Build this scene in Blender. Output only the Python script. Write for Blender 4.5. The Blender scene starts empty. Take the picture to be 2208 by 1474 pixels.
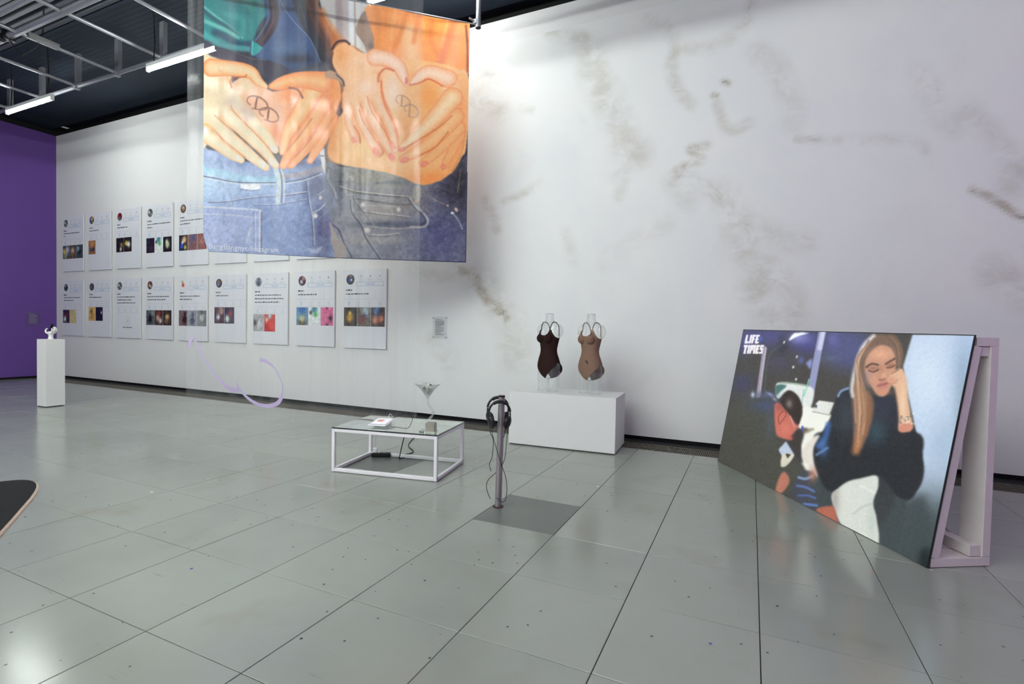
import bpy, bmesh, math, random
import numpy as np
from mathutils import Vector, Matrix

# ------------------------------------------------------------------ camera
scene = bpy.context.scene
COL = scene.collection
cam_data = bpy.data.cameras.new('camera')
cam_data.sensor_width = 36.0
cam_data.lens = 18.0836
cam_data.clip_end = 200
cam = bpy.data.objects.new('camera', cam_data)
COL.objects.link(cam)
cam.matrix_world = Matrix(((0.9065377, -0.0291254, 0.4211190, 0.0),
                           (0.4216467, 0.0150057, -0.9066360, 0.0),
                           (0.0200869, 0.9994631, 0.0258838, 1.3335),
                           (0, 0, 0, 1)))
scene.camera = cam

# ------------------------------------------------------------------ world, exposure
world = bpy.data.worlds.new('world'); scene.world = world
world.use_nodes = True
world.node_tree.nodes['Background'].inputs[0].default_value = (0.9, 0.93, 1.0, 1)
world.node_tree.nodes['Background'].inputs[1].default_value = 0.10
scene.view_settings.view_transform = 'Standard'
scene.view_settings.look = 'None'
scene.view_settings.gamma = 1.0
scene.view_settings.use_curve_mapping = False
scene.view_settings.exposure = 0.78
TUBE_STRENGTH = 64.0
TUBE_COLOR = (0.945, 1.0, 0.975)

# ------------------------------------------------------------------ helpers
def lin(c):
    c = np.asarray(c, float) / 255.0
    return np.where(c <= 0.04045, c / 12.92, ((c + 0.055) / 1.055) ** 2.4)

def L(r, g, b):
    v = lin((r, g, b)); return (float(v[0]), float(v[1]), float(v[2]), 1.0)

MATS = {}
def mat(name, rgb=(200, 200, 200), rough=0.5, metal=0.0, spec=0.5, emit=None, estr=0.0, var=0.0, vscale=8.0, bump=0.0, bscale=60.0):
    if name in MATS: return MATS[name]
    m = bpy.data.materials.new(name); m.use_nodes = True
    nt = m.node_tree; b = nt.nodes['Principled BSDF']
    b.inputs['Base Color'].default_value = L(*rgb)
    b.inputs['Roughness'].default_value = rough
    b.inputs['Metallic'].default_value = metal
    b.inputs['Specular IOR Level'].default_value = spec
    if emit is not None:
        b.inputs['Emission Color'].default_value = emit if len(emit) == 4 else L(*emit)
        b.inputs['Emission Strength'].default_value = estr
    tc = nt.nodes.new('ShaderNodeTexCoord')
    if var > 0:
        n = nt.nodes.new('ShaderNodeTexNoise'); n.inputs['Scale'].default_value = vscale; n.inputs['Detail'].default_value = 5
        nt.links.new(tc.outputs['Object'], n.inputs['Vector'])
        mp = nt.nodes.new('ShaderNodeMapRange'); mp.inputs[3].default_value = 1 - var; mp.inputs[4].default_value = 1 + var * 0.4
        nt.links.new(n.outputs['Fac'], mp.inputs[0])
        mx = nt.nodes.new('ShaderNodeMix'); mx.data_type = 'RGBA'; mx.blend_type = 'MULTIPLY'; mx.inputs[0].default_value = 1
        mx.inputs[6].default_value = L(*rgb)
        nt.links.new(mp.outputs[0], mx.inputs[7]); nt.links.new(mx.outputs[2], b.inputs['Base Color'])
    if bump > 0:
        n2 = nt.nodes.new('ShaderNodeTexNoise'); n2.inputs['Scale'].default_value = bscale; n2.inputs['Detail'].default_value = 4
        nt.links.new(tc.outputs['Object'], n2.inputs['Vector'])
        bp = nt.nodes.new('ShaderNodeBump'); bp.inputs['Strength'].default_value = bump; bp.inputs['Distance'].default_value = 0.01
        nt.links.new(n2.outputs['Fac'], bp.inputs['Height']); nt.links.new(bp.outputs[0], b.inputs['Normal'])
    MATS[name] = m
    return m

def print_mat(name, rough=0.8, emit=0.0, transp=0.0, translucent=0.0, weave=0.0):
    """material that shows the printed colours stored on the mesh"""
    if name in MATS: return MATS[name]
    m = bpy.data.materials.new(name); m.use_nodes = True
    nt = m.node_tree; b = nt.nodes['Principled BSDF']; out = nt.nodes['Material Output']
    at = nt.nodes.new('ShaderNodeAttribute'); at.attribute_name = 'Print'
    nt.links.new(at.outputs['Color'], b.inputs['Base Color'])
    b.inputs['Roughness'].default_value = rough; b.inputs['Specular IOR Level'].default_value = 0.2
    if emit > 0:
        nt.links.new(at.outputs['Color'], b.inputs['Emission Color']); b.inputs['Emission Strength'].default_value = emit
    last = b.outputs[0]
    if weave > 0:
        tc = nt.nodes.new('ShaderNodeTexCoord'); n2 = nt.nodes.new('ShaderNodeTexNoise'); n2.inputs['Scale'].default_value = 160
        nt.links.new(tc.outputs['Object'], n2.inputs['Vector'])
        bp = nt.nodes.new('ShaderNodeBump'); bp.inputs['Strength'].default_value = weave; bp.inputs['Distance'].default_value = 0.003
        nt.links.new(n2.outputs['Fac'], bp.inputs['Height']); nt.links.new(bp.outputs[0], b.inputs['Normal'])
    if translucent > 0:
        t = nt.nodes.new('ShaderNodeBsdfTranslucent'); nt.links.new(at.outputs['Color'], t.inputs[0])
        mx = nt.nodes.new('ShaderNodeMixShader'); mx.inputs[0].default_value = translucent
        nt.links.new(last, mx.inputs[1]); nt.links.new(t.outputs[0], mx.inputs[2]); last = mx.outputs[0]
    if transp > 0:
        t = nt.nodes.new('ShaderNodeBsdfTransparent'); mx = nt.nodes.new('ShaderNodeMixShader'); mx.inputs[0].default_value = transp
        nt.links.new(last, mx.inputs[1]); nt.links.new(t.outputs[0], mx.inputs[2]); last = mx.outputs[0]
    nt.links.new(last, out.inputs[0])
    MATS[name] = m
    return m

def clear_mat(name, tint=(0.95, 0.97, 0.96), haze=0.0, edge=0.35, rough=0.03, streak=False, gloss=1.0, refl=0.045):
    """clear plastic or glass: see-through, glossy towards grazing angles, a little milky"""
    if name in MATS: return MATS[name]
    m = bpy.data.materials.new(name); m.use_nodes = True
    nt = m.node_tree; nt.nodes.remove(nt.nodes['Principled BSDF']); out = nt.nodes['Material Output']
    tr = nt.nodes.new('ShaderNodeBsdfTransparent'); tr.inputs[0].default_value = (*tint, 1)
    gl = nt.nodes.new('ShaderNodeBsdfGlossy'); gl.inputs['Roughness'].default_value = rough; gl.inputs['Color'].default_value = (gloss, gloss, gloss, 1)
    fw = nt.nodes.new('ShaderNodeLayerWeight'); fw.inputs[0].default_value = 0.5
    pw = nt.nodes.new('ShaderNodeMath'); pw.operation = 'POWER'; pw.inputs[1].default_value = 4.0; nt.links.new(fw.outputs['Facing'], pw.inputs[0])
    fr = nt.nodes.new('ShaderNodeMapRange'); fr.inputs[3].default_value = refl; fr.inputs[4].default_value = min(1.0, refl * 12); nt.links.new(pw.outputs[0], fr.inputs[0])
    df = nt.nodes.new('ShaderNodeBsdfDiffuse'); df.inputs[0].default_value = (0.85, 0.87, 0.86, 1)
    lw = nt.nodes.new('ShaderNodeLayerWeight'); lw.inputs[0].default_value = 0.25
    mm = nt.nodes.new('ShaderNodeMapRange'); mm.inputs[3].default_value = haze; mm.inputs[4].default_value = min(1, haze + edge)
    nt.links.new(lw.outputs['Facing'], mm.inputs[0])
    m1 = nt.nodes.new('ShaderNodeMixShader'); nt.links.new(mm.outputs[0], m1.inputs[0])
    nt.links.new(tr.outputs[0], m1.inputs[1]); nt.links.new(df.outputs[0], m1.inputs[2])
    m2 = nt.nodes.new('ShaderNodeMixShader'); nt.links.new(fr.outputs[0], m2.inputs[0])
    nt.links.new(m1.outputs[0], m2.inputs[1]); nt.links.new(gl.outputs[0], m2.inputs[2])
    nt.links.new(m2.outputs[0], out.inputs[0])
    if streak:
        tc = nt.nodes.new('ShaderNodeTexCoord'); mpg = nt.nodes.new('ShaderNodeMapping'); mpg.inputs['Scale'].default_value = (9, 9, 0.12)
        n = nt.nodes.new('ShaderNodeTexNoise'); n.inputs['Scale'].default_value = 1.0; n.inputs['Detail'].default_value = 6
        nt.links.new(tc.outputs['Object'], mpg.inputs[0]); nt.links.new(mpg.outputs[0], n.inputs['Vector'])
        mr = nt.nodes.new('ShaderNodeMapRange'); mr.inputs[1].default_value = 0.45; mr.inputs[2].default_value = 0.75; mr.inputs[3].default_value = haze * 0.6; mr.inputs[4].default_value = haze * 2.2
        nt.links.new(n.outputs['Fac'], mr.inputs[0]); nt.links.new(mr.outputs[0], m1.inputs[0])
        bp = nt.nodes.new('ShaderNodeBump'); bp.inputs['Strength'].default_value = 0.25; bp.inputs['Distance'].default_value = 0.02
        nt.links.new(n.outputs['Fac'], bp.inputs['Height']); nt.links.new(bp.outputs[0], gl.inputs['Normal'])
    MATS[name] = m
    return m

class MB:
    """collects shapes into one mesh"""
    def __init__(s): s.v = []; s.f = []
    def add(s, verts, faces):
        o = len(s.v); s.v += [tuple(map(float, p)) for p in verts]; s.f += [tuple(i + o for i in f) for f in faces]; return s
    def box(s, c, d, rz=0.0):
        x, y, z = (q / 2 for q in d); ca, sa = math.cos(rz), math.sin(rz); vs = []
        for k in (-z, z):
            for (i, j) in ((-x, -y), (x, -y), (x, y), (-x, y)):
                vs.append((c[0] + ca * i - sa * j, c[1] + sa * i + ca * j, c[2] + k))
        return s.add(vs, [(3, 2, 1, 0), (4, 5, 6, 7), (0, 1, 5, 4), (1, 2, 6, 5), (2, 3, 7, 6), (3, 0, 4, 7)])
    def beam(s, a, b, w, h, up=(0, 0, 1)):
        a = Vector(a); b = Vector(b); d = (b - a).normalized(); u = Vector(up); x = d.cross(u)
        if x.length < 1e-4: x = d.cross(Vector((1, 0, 0)))
        x.normalize(); y = x.cross(d); vs = []
        for p in (a, b):
            for (i, j) in ((-1, -1), (1, -1), (1, 1), (-1, 1)): vs.append(p + x * i * w / 2 + y * j * h / 2)
        return s.add(vs, [(0, 1, 2, 3), (7, 6, 5, 4), (0, 4, 5, 1), (1, 5, 6, 2), (2, 6, 7, 3), (3, 7, 4, 0)])
    def tube(s, pts, r, n=10, cap=True):
        pts = [Vector(p) for p in pts]; m = len(pts); rs = r if hasattr(r, '__len__') else [r] * m
        prev = None; vs = []
        for i, p in enumerate(pts):
            d = (pts[min(i + 1, m - 1)] - pts[max(i - 1, 0)]).normalized()
            if prev is None:
                x = d.cross(Vector((0, 0, 1)))
                if x.length < 1e-3: x = d.cross(Vector((1, 0, 0)))
            else: x = prev - d * prev.dot(d)
            x.normalize(); prev = x; y = d.cross(x)
            for k in range(n):
                a = 2 * math.pi * k / n; vs.append(p + (x * math.cos(a) + y * math.sin(a)) * rs[i])
        fs = [(i * n + k, i * n + (k + 1) % n, (i + 1) * n + (k + 1) % n, (i + 1) * n + k) for i in range(m - 1) for k in range(n)]
        if cap: fs += [tuple(range(n - 1, -1, -1)), tuple(range((m - 1) * n, m * n))]
        return s.add(vs, fs)
    def lathe(s, prof, c=(0, 0, 0), n=24, cap0=True, cap1=True):
        vs = [(c[0] + r * math.cos(2 * math.pi * k / n), c[1] + r * math.sin(2 * math.pi * k / n), c[2] + z) for (r, z) in prof for k in range(n)]
        m = len(prof)
        fs = [(i * n + k, i * n + (k + 1) % n, (i + 1) * n + (k + 1) % n, (i + 1) * n + k) for i in range(m - 1) for k in range(n)]
        if cap0: fs.append(tuple(range(n - 1, -1, -1)))
        if cap1: fs.append(tuple(range((m - 1) * n, m * n)))
        return s.add(vs, fs)
    def ell(s, c, r, n=14, m=8, rot=None):
        vs = [];
        for i in range(m + 1):
            t = math.pi * i / m
            for k in range(n):
                a = 2 * math.pi * k / n
                p = Vector((r[0] * math.sin(t) * math.cos(a), r[1] * math.sin(t) * math.sin(a), r[2] * math.cos(t)))
                if rot is not None: p = rot @ p
                vs.append(Vector(c) + p)
        return s.add(vs, [(i * n + k, (i + 1) * n + k, (i + 1) * n + (k + 1) % n, i * n + (k + 1) % n) for i in range(m) for k in range(n)])
    def mesh(s, name, smooth=False, bevel=0.0):
        me = bpy.data.meshes.new(name); me.from_pydata(s.v, [], s.f)
        bm = bmesh.new(); bm.from_mesh(me)
        bmesh.ops.remove_doubles(bm, verts=bm.verts, dist=1e-6)
        bmesh.ops.recalc_face_normals(bm, faces=bm.faces)
        if bevel > 0:
            es = [e for e in bm.edges if len(e.link_faces) == 2 and e.calc_face_angle(0) > 0.6]
            bmesh.ops.bevel(bm, geom=es, offset=bevel, segments=1, affect='EDGES', profile=0.5)
        bm.to_mesh(me); bm.free()
        if smooth:
            me.shade_smooth()
            try: me.set_sharp_from_angle(angle=0.7)
            except Exception: pass
        return me

def put(name, me, m=None, parent=None, loc=None, rz=None):
    if isinstance(me, MB): me = me.mesh(name)
    o = bpy.data.objects.new(name, me); COL.objects.link(o)
    if m is not None and not me.materials: me.materials.append(m)
    if parent is not None: o.parent = parent
    if loc is not None: o.location = loc
    if rz is not None: o.rotation_euler = (0, 0, rz)
    return o

def empty(name, loc=(0, 0, 0), rz=0.0):
    o = bpy.data.objects.new(name, None); COL.objects.link(o); o.location = loc; o.rotation_euler = (0, 0, rz)
    o.empty_display_size = 0.05
    return o

def tag(o, label, cat, group=None):
    o['label'] = label; o['category'] = cat
    if group: o['group'] = group
    return o

def struct(o): o['kind'] = 'structure'; return o

def copy_tree(o, parent=None):
    c = o.copy(); COL.objects.link(c); c.parent = parent
    for ch in list(o.children): copy_tree(ch, c)
    return c

def homography(src, dst):
    A = []
    for (x, y), (u, v) in zip(src, dst):
        A.append([x, y, 1, 0, 0, 0, -u * x, -u * y, -u]); A.append([0, 0, 0, x, y, 1, -v * x, -v * y, -v])
    return np.linalg.svd(np.array(A, float))[2][-1].reshape(3, 3)

def hmap(Hm, P):
    P = np.asarray(P, float); q = np.c_[P, np.ones(len(P))] @ Hm.T
    return q[:, :2] / q[:, 2:]

def spline(pts, n=6, closed=False):
    P = np.asarray(pts, float); m = len(P); out = []
    rng = range(m) if closed else range(m - 1)
    for i in rng:
        if closed: p0, p1, p2, p3 = P[(i - 1) % m], P[i], P[(i + 1) % m], P[(i + 2) % m]
        else: p0, p1, p2, p3 = P[max(i - 1, 0)], P[i], P[i + 1], P[min(i + 2, m - 1)]
        for k in range(n):
            t = k / n
            out.append(0.5 * ((2 * p1) + (p2 - p0) * t + (2 * p0 - 5 * p1 + 4 * p2 - p3) * t * t + (3 * p1 - p0 - 3 * p2 + p3) * t ** 3))
    if not closed: out.append(P[-1])
    return np.array(out)

def blur2(a, s):
    if s < 0.3: return a
    r = max(1, int(math.ceil(s * 2.6))); k = np.exp(-0.5 * (np.arange(-r, r + 1) / s) ** 2); k /= k.sum()
    b = np.pad(a, ((r, r), (0, 0)), mode='edge'); a = sum(k[i] * b[i:i + a.shape[0]] for i in range(2 * r + 1))
    b = np.pad(a, ((0, 0), (r, r)), mode='edge'); return sum(k[i] * b[:, i:i + a.shape[1]] for i in range(2 * r + 1))

class Art:
    """a flat print drawn with polygons, strokes and soft blobs"""
    def __init__(s, x0, y0, x1, y1, res=1.0, bg=(0, 0, 0)):
        s.x0, s.y0, s.k = x0, y0, res
        s.w = int((x1 - x0) * res) + 1; s.h = int((y1 - y0) * res) + 1
        s.img = np.ones((s.h, s.w, 3)) * np.array(bg, float); s.clip = None
    def _win(s, P, pad):
        q = (np.asarray(P, float) - (s.x0, s.y0)) * s.k
        a = np.floor(q.min(0) - pad).astype(int); b = np.ceil(q.max(0) + pad).astype(int) + 1
        a = np.maximum(a, 0); b = np.minimum(b, (s.w, s.h))
        return q, a, b
    def _put(s, m, a, b, col, alpha):
        if s.clip is not None: m = m * s.clip[a[1]:b[1], a[0]:b[0]]
        m = np.clip(m * alpha, 0, 1)[..., None]; im = s.img[a[1]:b[1], a[0]:b[0]]
        s.img[a[1]:b[1], a[0]:b[0]] = im * (1 - m) + np.asarray(col, float) * m
    def pmask(s, P, blur):
        q, a, b = s._win(P, 3 * blur * s.k + 2)
        if (b <= a).any(): return None, a, b
        yy, xx = np.mgrid[a[1]:b[1], a[0]:b[0]]; m = np.zeros(yy.shape, bool); n = len(q)
        for i in range(n):
            x1, y1 = q[i]; x2, y2 = q[(i + 1) % n]
            if y1 == y2: continue
            m ^= ((y1 > yy) != (y2 > yy)) & (xx < (x2 - x1) * (yy - y1) / (y2 - y1) + x1)
        return blur2(m.astype(float), blur * s.k), a, b
    def fill(s, P, col, blur=0.8, alpha=1.0, sm=True):
        P = spline(P, 5, True) if sm and len(P) > 3 else np.asarray(P, float)
        m, a, b = s.pmask(P, blur)
        if m is not None: s._put(m, a, b, col, alpha)
    def setclip(s, P, blur=0.8, sm=True):
        P = spline(P, 5, True) if sm else np.asarray(P, float)
        s.clip = None; m, a, b = s.pmask(P, blur); c = np.zeros((s.h, s.w)); c[a[1]:b[1], a[0]:b[0]] = m; s.clip = c
    def _dist(s, P, pad):
        q, a, b = s._win(P, pad)
        if (b <= a).any(): return None, None, a, b
        yy, xx = np.mgrid[a[1]:b[1], a[0]:b[0]].astype(float); best = np.full(yy.shape, 1e9); par = np.zeros(yy.shape)
        for i in range(len(q) - 1):
            d = q[i + 1] - q[i]; l2 = max(d @ d, 1e-9)
            t = np.clip(((xx - q[i][0]) * d[0] + (yy - q[i][1]) * d[1]) / l2, 0, 1)
            e = np.hypot(xx - q[i][0] - t * d[0], yy - q[i][1] - t * d[1]); u = e < best
            best = np.where(u, e, best); par = np.where(u, (i + t) / (len(q) - 1), par)
        return best, par, a, b
    def line(s, P, w, col, alpha=1.0, soft=0.8, sm=True):
        P = spline(P, 5) if sm and len(P) > 2 else np.asarray(P, float)
        d, _, a, b = s._dist(P, (w / 2 + 2 * soft) * s.k + 2)
        if d is None: return
        s._put(np.clip((w / 2 * s.k - d) / (soft * s.k) + 0.5, 0, 1), a, b, col, alpha)
    def limb(s, P, W, col, edge, hi=None, power=3.2, off=(0, 0)):
        n0 = len(P); P = spline(P, 6); W = np.interp(np.linspace(0, 1, 60), np.linspace(0, 1, n0), W)
        d, t, a, b = s._dist(P, (max(W) / 2 + 3) * s.k)
        if d is None: return
        r = np.interp(t, np.linspace(0, 1, 60), W) / 2 * s.k
        m = np.clip((r - d) / (0.9 * s.k) + 0.5, 0, 1); q = np.clip(d / r, 0, 1)[..., None] ** power
        c = np.asarray(col, float) * (1 - q) + np.asarray(edge, float) * q
        if hi is not None:
            h = (np.clip(1 - d / (r * 0.5), 0, 1) * 0.55)[..., None]; c = c * (1 - h) + np.asarray(hi, float) * h
        s._put(m, a, b, c, 1.0)
    def blob(s, c, r, col, alpha=1.0, rot=0.0):
        R = max(r); P = [(c[0] - 2.4 * R, c[1] - 2.4 * R), (c[0] + 2.4 * R, c[1] + 2.4 * R)]
        q, a, b = s._win(P, 0)
        if (b <= a).any(): return
        yy, xx = np.mgrid[a[1]:b[1], a[0]:b[0]].astype(float)
        X = xx / s.k + s.x0 - c[0]; Y = yy / s.k + s.y0 - c[1]; ca, sa = math.cos(rot), math.sin(rot)
        u = (X * ca + Y * sa) / r[0]; v = (-X * sa + Y * ca) / r[1]
        s._put(np.exp(-(u * u + v * v)), a, b, col, alpha)
    def ell(s, c, r, col, rot=0.0, blur=0.7, alpha=1.0):
        t = np.linspace(0, 2 * math.pi, 20, endpoint=False); ca, sa = math.cos(rot), math.sin(rot)
        s.fill([(c[0] + r[0] * math.cos(q) * ca - r[1] * math.sin(q) * sa, c[1] + r[0] * math.cos(q) * sa + r[1] * math.sin(q) * ca) for q in t], col, blur, alpha, False)
    def gain(s, k):
        s.img *= 1 + (k - 1) * (s.clip[..., None] if s.clip is not None else 1)
    def soften(s, sg):
        for ch in range(3): s.img[..., ch] = blur2(s.img[..., ch], sg * s.k)
    def grain(s, amp, seed=1, scale=1.0, clip=False):
        rs = np.random.RandomState(seed); n = blur2(rs.randn(s.h, s.w), scale); n /= n.std() + 1e-9
        if clip and s.clip is not None: n = n * s.clip
        s.img += n[..., None] * amp
    def sample(s, P):
        q = (np.asarray(P, float) - (s.x0, s.y0)) * s.k
        x = np.clip(q[:, 0], 0, s.w - 1.001); y = np.clip(q[:, 1], 0, s.h - 1.001); i = x.astype(int); j = y.astype(int)
        fx = (x - i)[:, None]; fy = (y - j)[:, None]; I = s.img
        return np.clip(I[j, i] * (1 - fx) * (1 - fy) + I[j, i + 1] * fx * (1 - fy) + I[j + 1, i] * (1 - fx) * fy + I[j + 1, i + 1] * fx * fy, 0, 255)

def tr(ox, oy, k): return lambda pts: [(ox + x / k, oy + y / k) for (x, y) in pts]

def print_sheet(name, corners, nu, nv, colour_of, disp=None):
    """grid mesh over a quad (bl, br, tr, tl) with a printed colour per point"""
    bl, br, trr, tl = (np.array(c, float) for c in corners)
    u, v = np.meshgrid(np.linspace(0, 1, nu + 1), np.linspace(0, 1, nv + 1)); u = u.ravel(); v = v.ravel()
    P = ((1 - u) * (1 - v))[:, None] * bl + (u * (1 - v))[:, None] * br + (u * v)[:, None] * trr + ((1 - u) * v)[:, None] * tl
    if disp is not None: P = P + disp(u, v)
    i, j = np.meshgrid(np.arange(nu), np.arange(nv)); a = (j * (nu + 1) + i).ravel()
    F = np.stack([a, a + 1, a + nu + 2, a + nu + 1], 1)
    me = bpy.data.meshes.new(name); me.vertices.add(len(P)); me.vertices.foreach_set('co', P.ravel())
    me.loops.add(F.size); me.loops.foreach_set('vertex_index', F.ravel().astype(np.int32))
    me.polygons.add(len(F)); me.polygons.foreach_set('loop_start', (np.arange(len(F)) * 4).astype(np.int32))
    me.update(calc_edges=True)
    c = lin(colour_of(u, v)); ca = me.color_attributes.new('Print', 'FLOAT_COLOR', 'POINT')
    ca.data.foreach_set('color', np.c_[c, np.ones(len(c))].astype(np.float32).ravel())
    me.shade_smooth()
    return me

def text_mesh(s, size, align='LEFT', extrude=0.0):
    cu = bpy.data.curves.new('text', 'FONT'); cu.body = s; cu.size = size; cu.align_x = align; cu.resolution_u = 2; cu.extrude = extrude
    o = bpy.data.objects.new('text', cu); COL.objects.link(o)
    bpy.context.view_layer.update()
    me = bpy.data.meshes.new_from_object(o.evaluated_get(bpy.context.evaluated_depsgraph_get()))
    bpy.data.objects.remove(o); bpy.data.curves.remove(cu)
    return me

def remesh(mb, voxel, smooth=4, name='shape'):
    me = mb.mesh(name); o = bpy.data.objects.new(name, me); COL.objects.link(o)
    m = o.modifiers.new('r', 'REMESH'); m.mode = 'VOXEL'; m.voxel_size = voxel
    if smooth: sm = o.modifiers.new('s', 'SMOOTH'); sm.factor = 0.5; sm.iterations = smooth
    bpy.context.view_layer.update()
    r = bpy.data.meshes.new_from_object(o.evaluated_get(bpy.context.evaluated_depsgraph_get()))
    bpy.data.objects.remove(o); r.shade_smooth(); r.name = name
    return r
# ------------------------------------------------------------------ the room
WX0, WX1, WY, WTOP = -14.68, 2.85, 6.40, 5.56
YB = -8.0
CEIL = 5.85
GX, GY, T = 4.8776, 1.2081, 0.6          # floor grid origin and pitch

def floor_material(name, rgb, rough):
    m = bpy.data.materials.new(name); m.use_nodes = True; nt = m.node_tree; b = nt.nodes['Principled BSDF']; N = nt.nodes.new; K = nt.links.new
    geo = N('ShaderNodeNewGeometry'); oi = N('ShaderNodeObjectInfo')
    def noise(scale, detail=5, vec=None, rgh=0.55):
        n = N('ShaderNodeTexNoise'); n.inputs['Scale'].default_value = scale; n.inputs['Detail'].default_value = detail; n.inputs['Roughness'].default_value = rgh
        K(vec or geo.outputs['Position'], n.inputs['Vector']); return n.outputs['Fac']
    def ramp(v, a, b_, lo, hi):
        r = N('ShaderNodeMapRange'); r.inputs[1].default_value = a; r.inputs[2].default_value = b_; r.inputs[3].default_value = lo; r.inputs[4].default_value = hi; K(v, r.inputs[0]); return r.outputs[0]
    def mixc(f, A, B, mode='MIX'):
        x = N('ShaderNodeMix'); x.data_type = 'RGBA'; x.blend_type = mode
        if isinstance(f, float): x.inputs[0].default_value = f
        else: K(f, x.inputs[0])
        for s, q in ((6, A), (7, B)):
            if isinstance(q, tuple): x.inputs[s].default_value = q
            else: K(q, x.inputs[s])
        return x.outputs[2]
    c = mixc(ramp(noise(1.3), .35, .7, 0, 1), L(*rgb), L(rgb[0] - 8, rgb[1] - 9, rgb[2] - 9))
    c = mixc(ramp(oi.outputs['Random'], 0, 1, 0, .5), c, L(rgb[0] + 8, rgb[1] + 6, rgb[2] + 5))
    c = mixc(ramp(noise(2.1, 3), .58, .80, 0, .40), c, L(134, 126, 104))                       # brownish wear
    mp = N('ShaderNodeMapping'); mp.inputs['Rotation'].default_value = (0, 0, .5); mp.inputs['Scale'].default_value = (2, 22, 1); K(geo.outputs['Position'], mp.inputs[0])
    c = mixc(ramp(noise(2.0, 4, mp.outputs[0]), .66, .76, 0, .3), c, L(108, 110, 106))         # scuffs
    for scale, thr, col, seed in ((5.5, .028, (45, 48, 52), 0), (2.6, .02, (230, 232, 228), 7.3), (2.2, .016, (50, 80, 150), 3.1), (1.7, .02, (196, 128, 84), 5.7), (9.0, .04, (80, 82, 80), 11.9)):
        mv = N('ShaderNodeMapping'); mv.inputs['Location'].default_value = (seed, seed * 1.7, 0); mv.inputs['Scale'].default_value = (1, 1, 0); K(geo.outputs['Position'], mv.inputs[0])
        vo = N('ShaderNodeTexVoronoi'); vo.inputs['Scale'].default_value = scale; K(mv.outputs[0], vo.inputs['Vector'])
        r = ramp(vo.outputs['Distance'], thr, thr * 1.6, 1, 0)
        c = mixc(r, c, L(*col))
    K(c, b.inputs['Base Color'])
    b.inputs['Roughness'].default_value = rough
    b.inputs['Specular IOR Level'].default_value = 0.55
    bp = N('ShaderNodeBump'); bp.inputs['Strength'].default_value = .05; bp.inputs['Distance'].default_value = .01; K(noise(2.2, 3), bp.inputs['Height']); K(bp.outputs[0], b.inputs['Normal'])
    return m
FLOOR_M = floor_material('grey_floor_paint', (150, 156, 148), 0.17)
DARK_TILE_M = floor_material('dark_grey_floor_paint', (104, 110, 105), 0.33)

floor = struct(put('floor', MB().box(((WX0 + WX1) / 2, -0.4, -0.062), (WX1 - WX0 + 1.2, 15.4, 0.10)), mat('joint_grime', (84, 80, 72), 0.8)))

def cam_px(P):
    q = cam.matrix_world.inverted() @ Vector(P)
    if q.z > -0.25: return None
    f = 2208 * 18.0836 / 36
    return 1104 + f * q.x / -q.z, 737 - f * q.y / -q.z

def tile_mesh(name, dy, m):
    w = T - 0.004; e = 0.0012; d = dy - 0.004; vs = []
    for z, k in ((-0.012, 0), (-e, 0), (0.0, e)):
        vs += [(-w / 2 + k, -d / 2 + k, z), (w / 2 - k, -d / 2 + k, z), (w / 2 - k, d / 2 - k, z), (-w / 2 + k, d / 2 - k, z)]
    fs = [(8, 9, 10, 11)]
    for r in (0, 4):
        fs += [(r + i, r + (i + 1) % 4, r + 4 + (i + 1) % 4, r + 4 + i) for i in range(4)]
    me = bpy.data.meshes.new(name); me.from_pydata(vs, [], fs); me.materials.append(m); return me
TILE = tile_mesh('floor_tile', T, FLOOR_M); TILE_D = tile_mesh('dark_floor_tile', T, DARK_TILE_M)
LASTD = 0.345; TILE_E = tile_mesh('floor_tile_cut', LASTD, FLOOR_M)
rest = MB(); ntile = 0; rr = random.Random(5)
for j in range(8, -12, -1):
    for i in range(-20, 9):
        x = (i + .5 - GX) * T; y = (j + .5 + GY) * T
        if j == 8: y = (8 + GY) * T + LASTD / 2
        me = TILE_E if j == 8 else TILE
        if (i, j) in ((2, 4), (-1, 5)): me = TILE_D
        ps = [cam_px((x + a * .3, y + b * .3, 0)) for a in (-1, 1) for b in (-1, 1)]
        vis = all(p is not None for p in ps) and max(p[0] for p in ps) > -150 and min(p[0] for p in ps) < 2358 and max(p[1] for p in ps) > 0 and min(p[1] for p in ps) < 1600
        if vis and ntile < 298:
            o = put('floor_tile' if me is not TILE_D else 'dark_floor_tile', me, None, floor, (x, y, rr.uniform(-.0006, .0004))); ntile += 1
        else:
            rest.add([(x + p[0], y + p[1], p[2]) for p in [v.co for v in me.vertices]], [tuple(p.vertices) for p in me.polygons])
o = put('outlying_floor_tiles', rest, FLOOR_M, floor); o['kind'] = 'stuff'

# floor grating along the wall
gr = put('floor_grating', MB().box(((WX0 + WX1) / 2, 6.04, -0.02), (WX1 - WX0, 0.335, 0.012)), mat('grating_pit', (52, 46, 38), 0.8), floor)
g2 = MB(); x = WX0 + .02
while x < WX1:
    g2.box((x, 6.045, -0.006), (0.006, 0.31, 0.012)); x += 0.019
for yy in (5.885, 6.04, 6.195): g2.box(((WX0 + WX1) / 2, yy, -0.007), (WX1 - WX0, 0.008, 0.012))
o = put('grating_bars', g2, mat('grating_steel', (128, 122, 110), 0.45, 0.5), gr); o['kind'] = 'stuff'
dark = mat('black_recess', (10, 11, 13), 0.7)
struct(put('baseboard_back', MB().box(((WX0 + WX1) / 2, 6.335, -0.006), (WX1 - WX0, 0.25, 0.012)).box(((WX0 + WX1) / 2, 6.47, 0.02), (WX1 - WX0, 0.02, 0.06)), dark))

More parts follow.
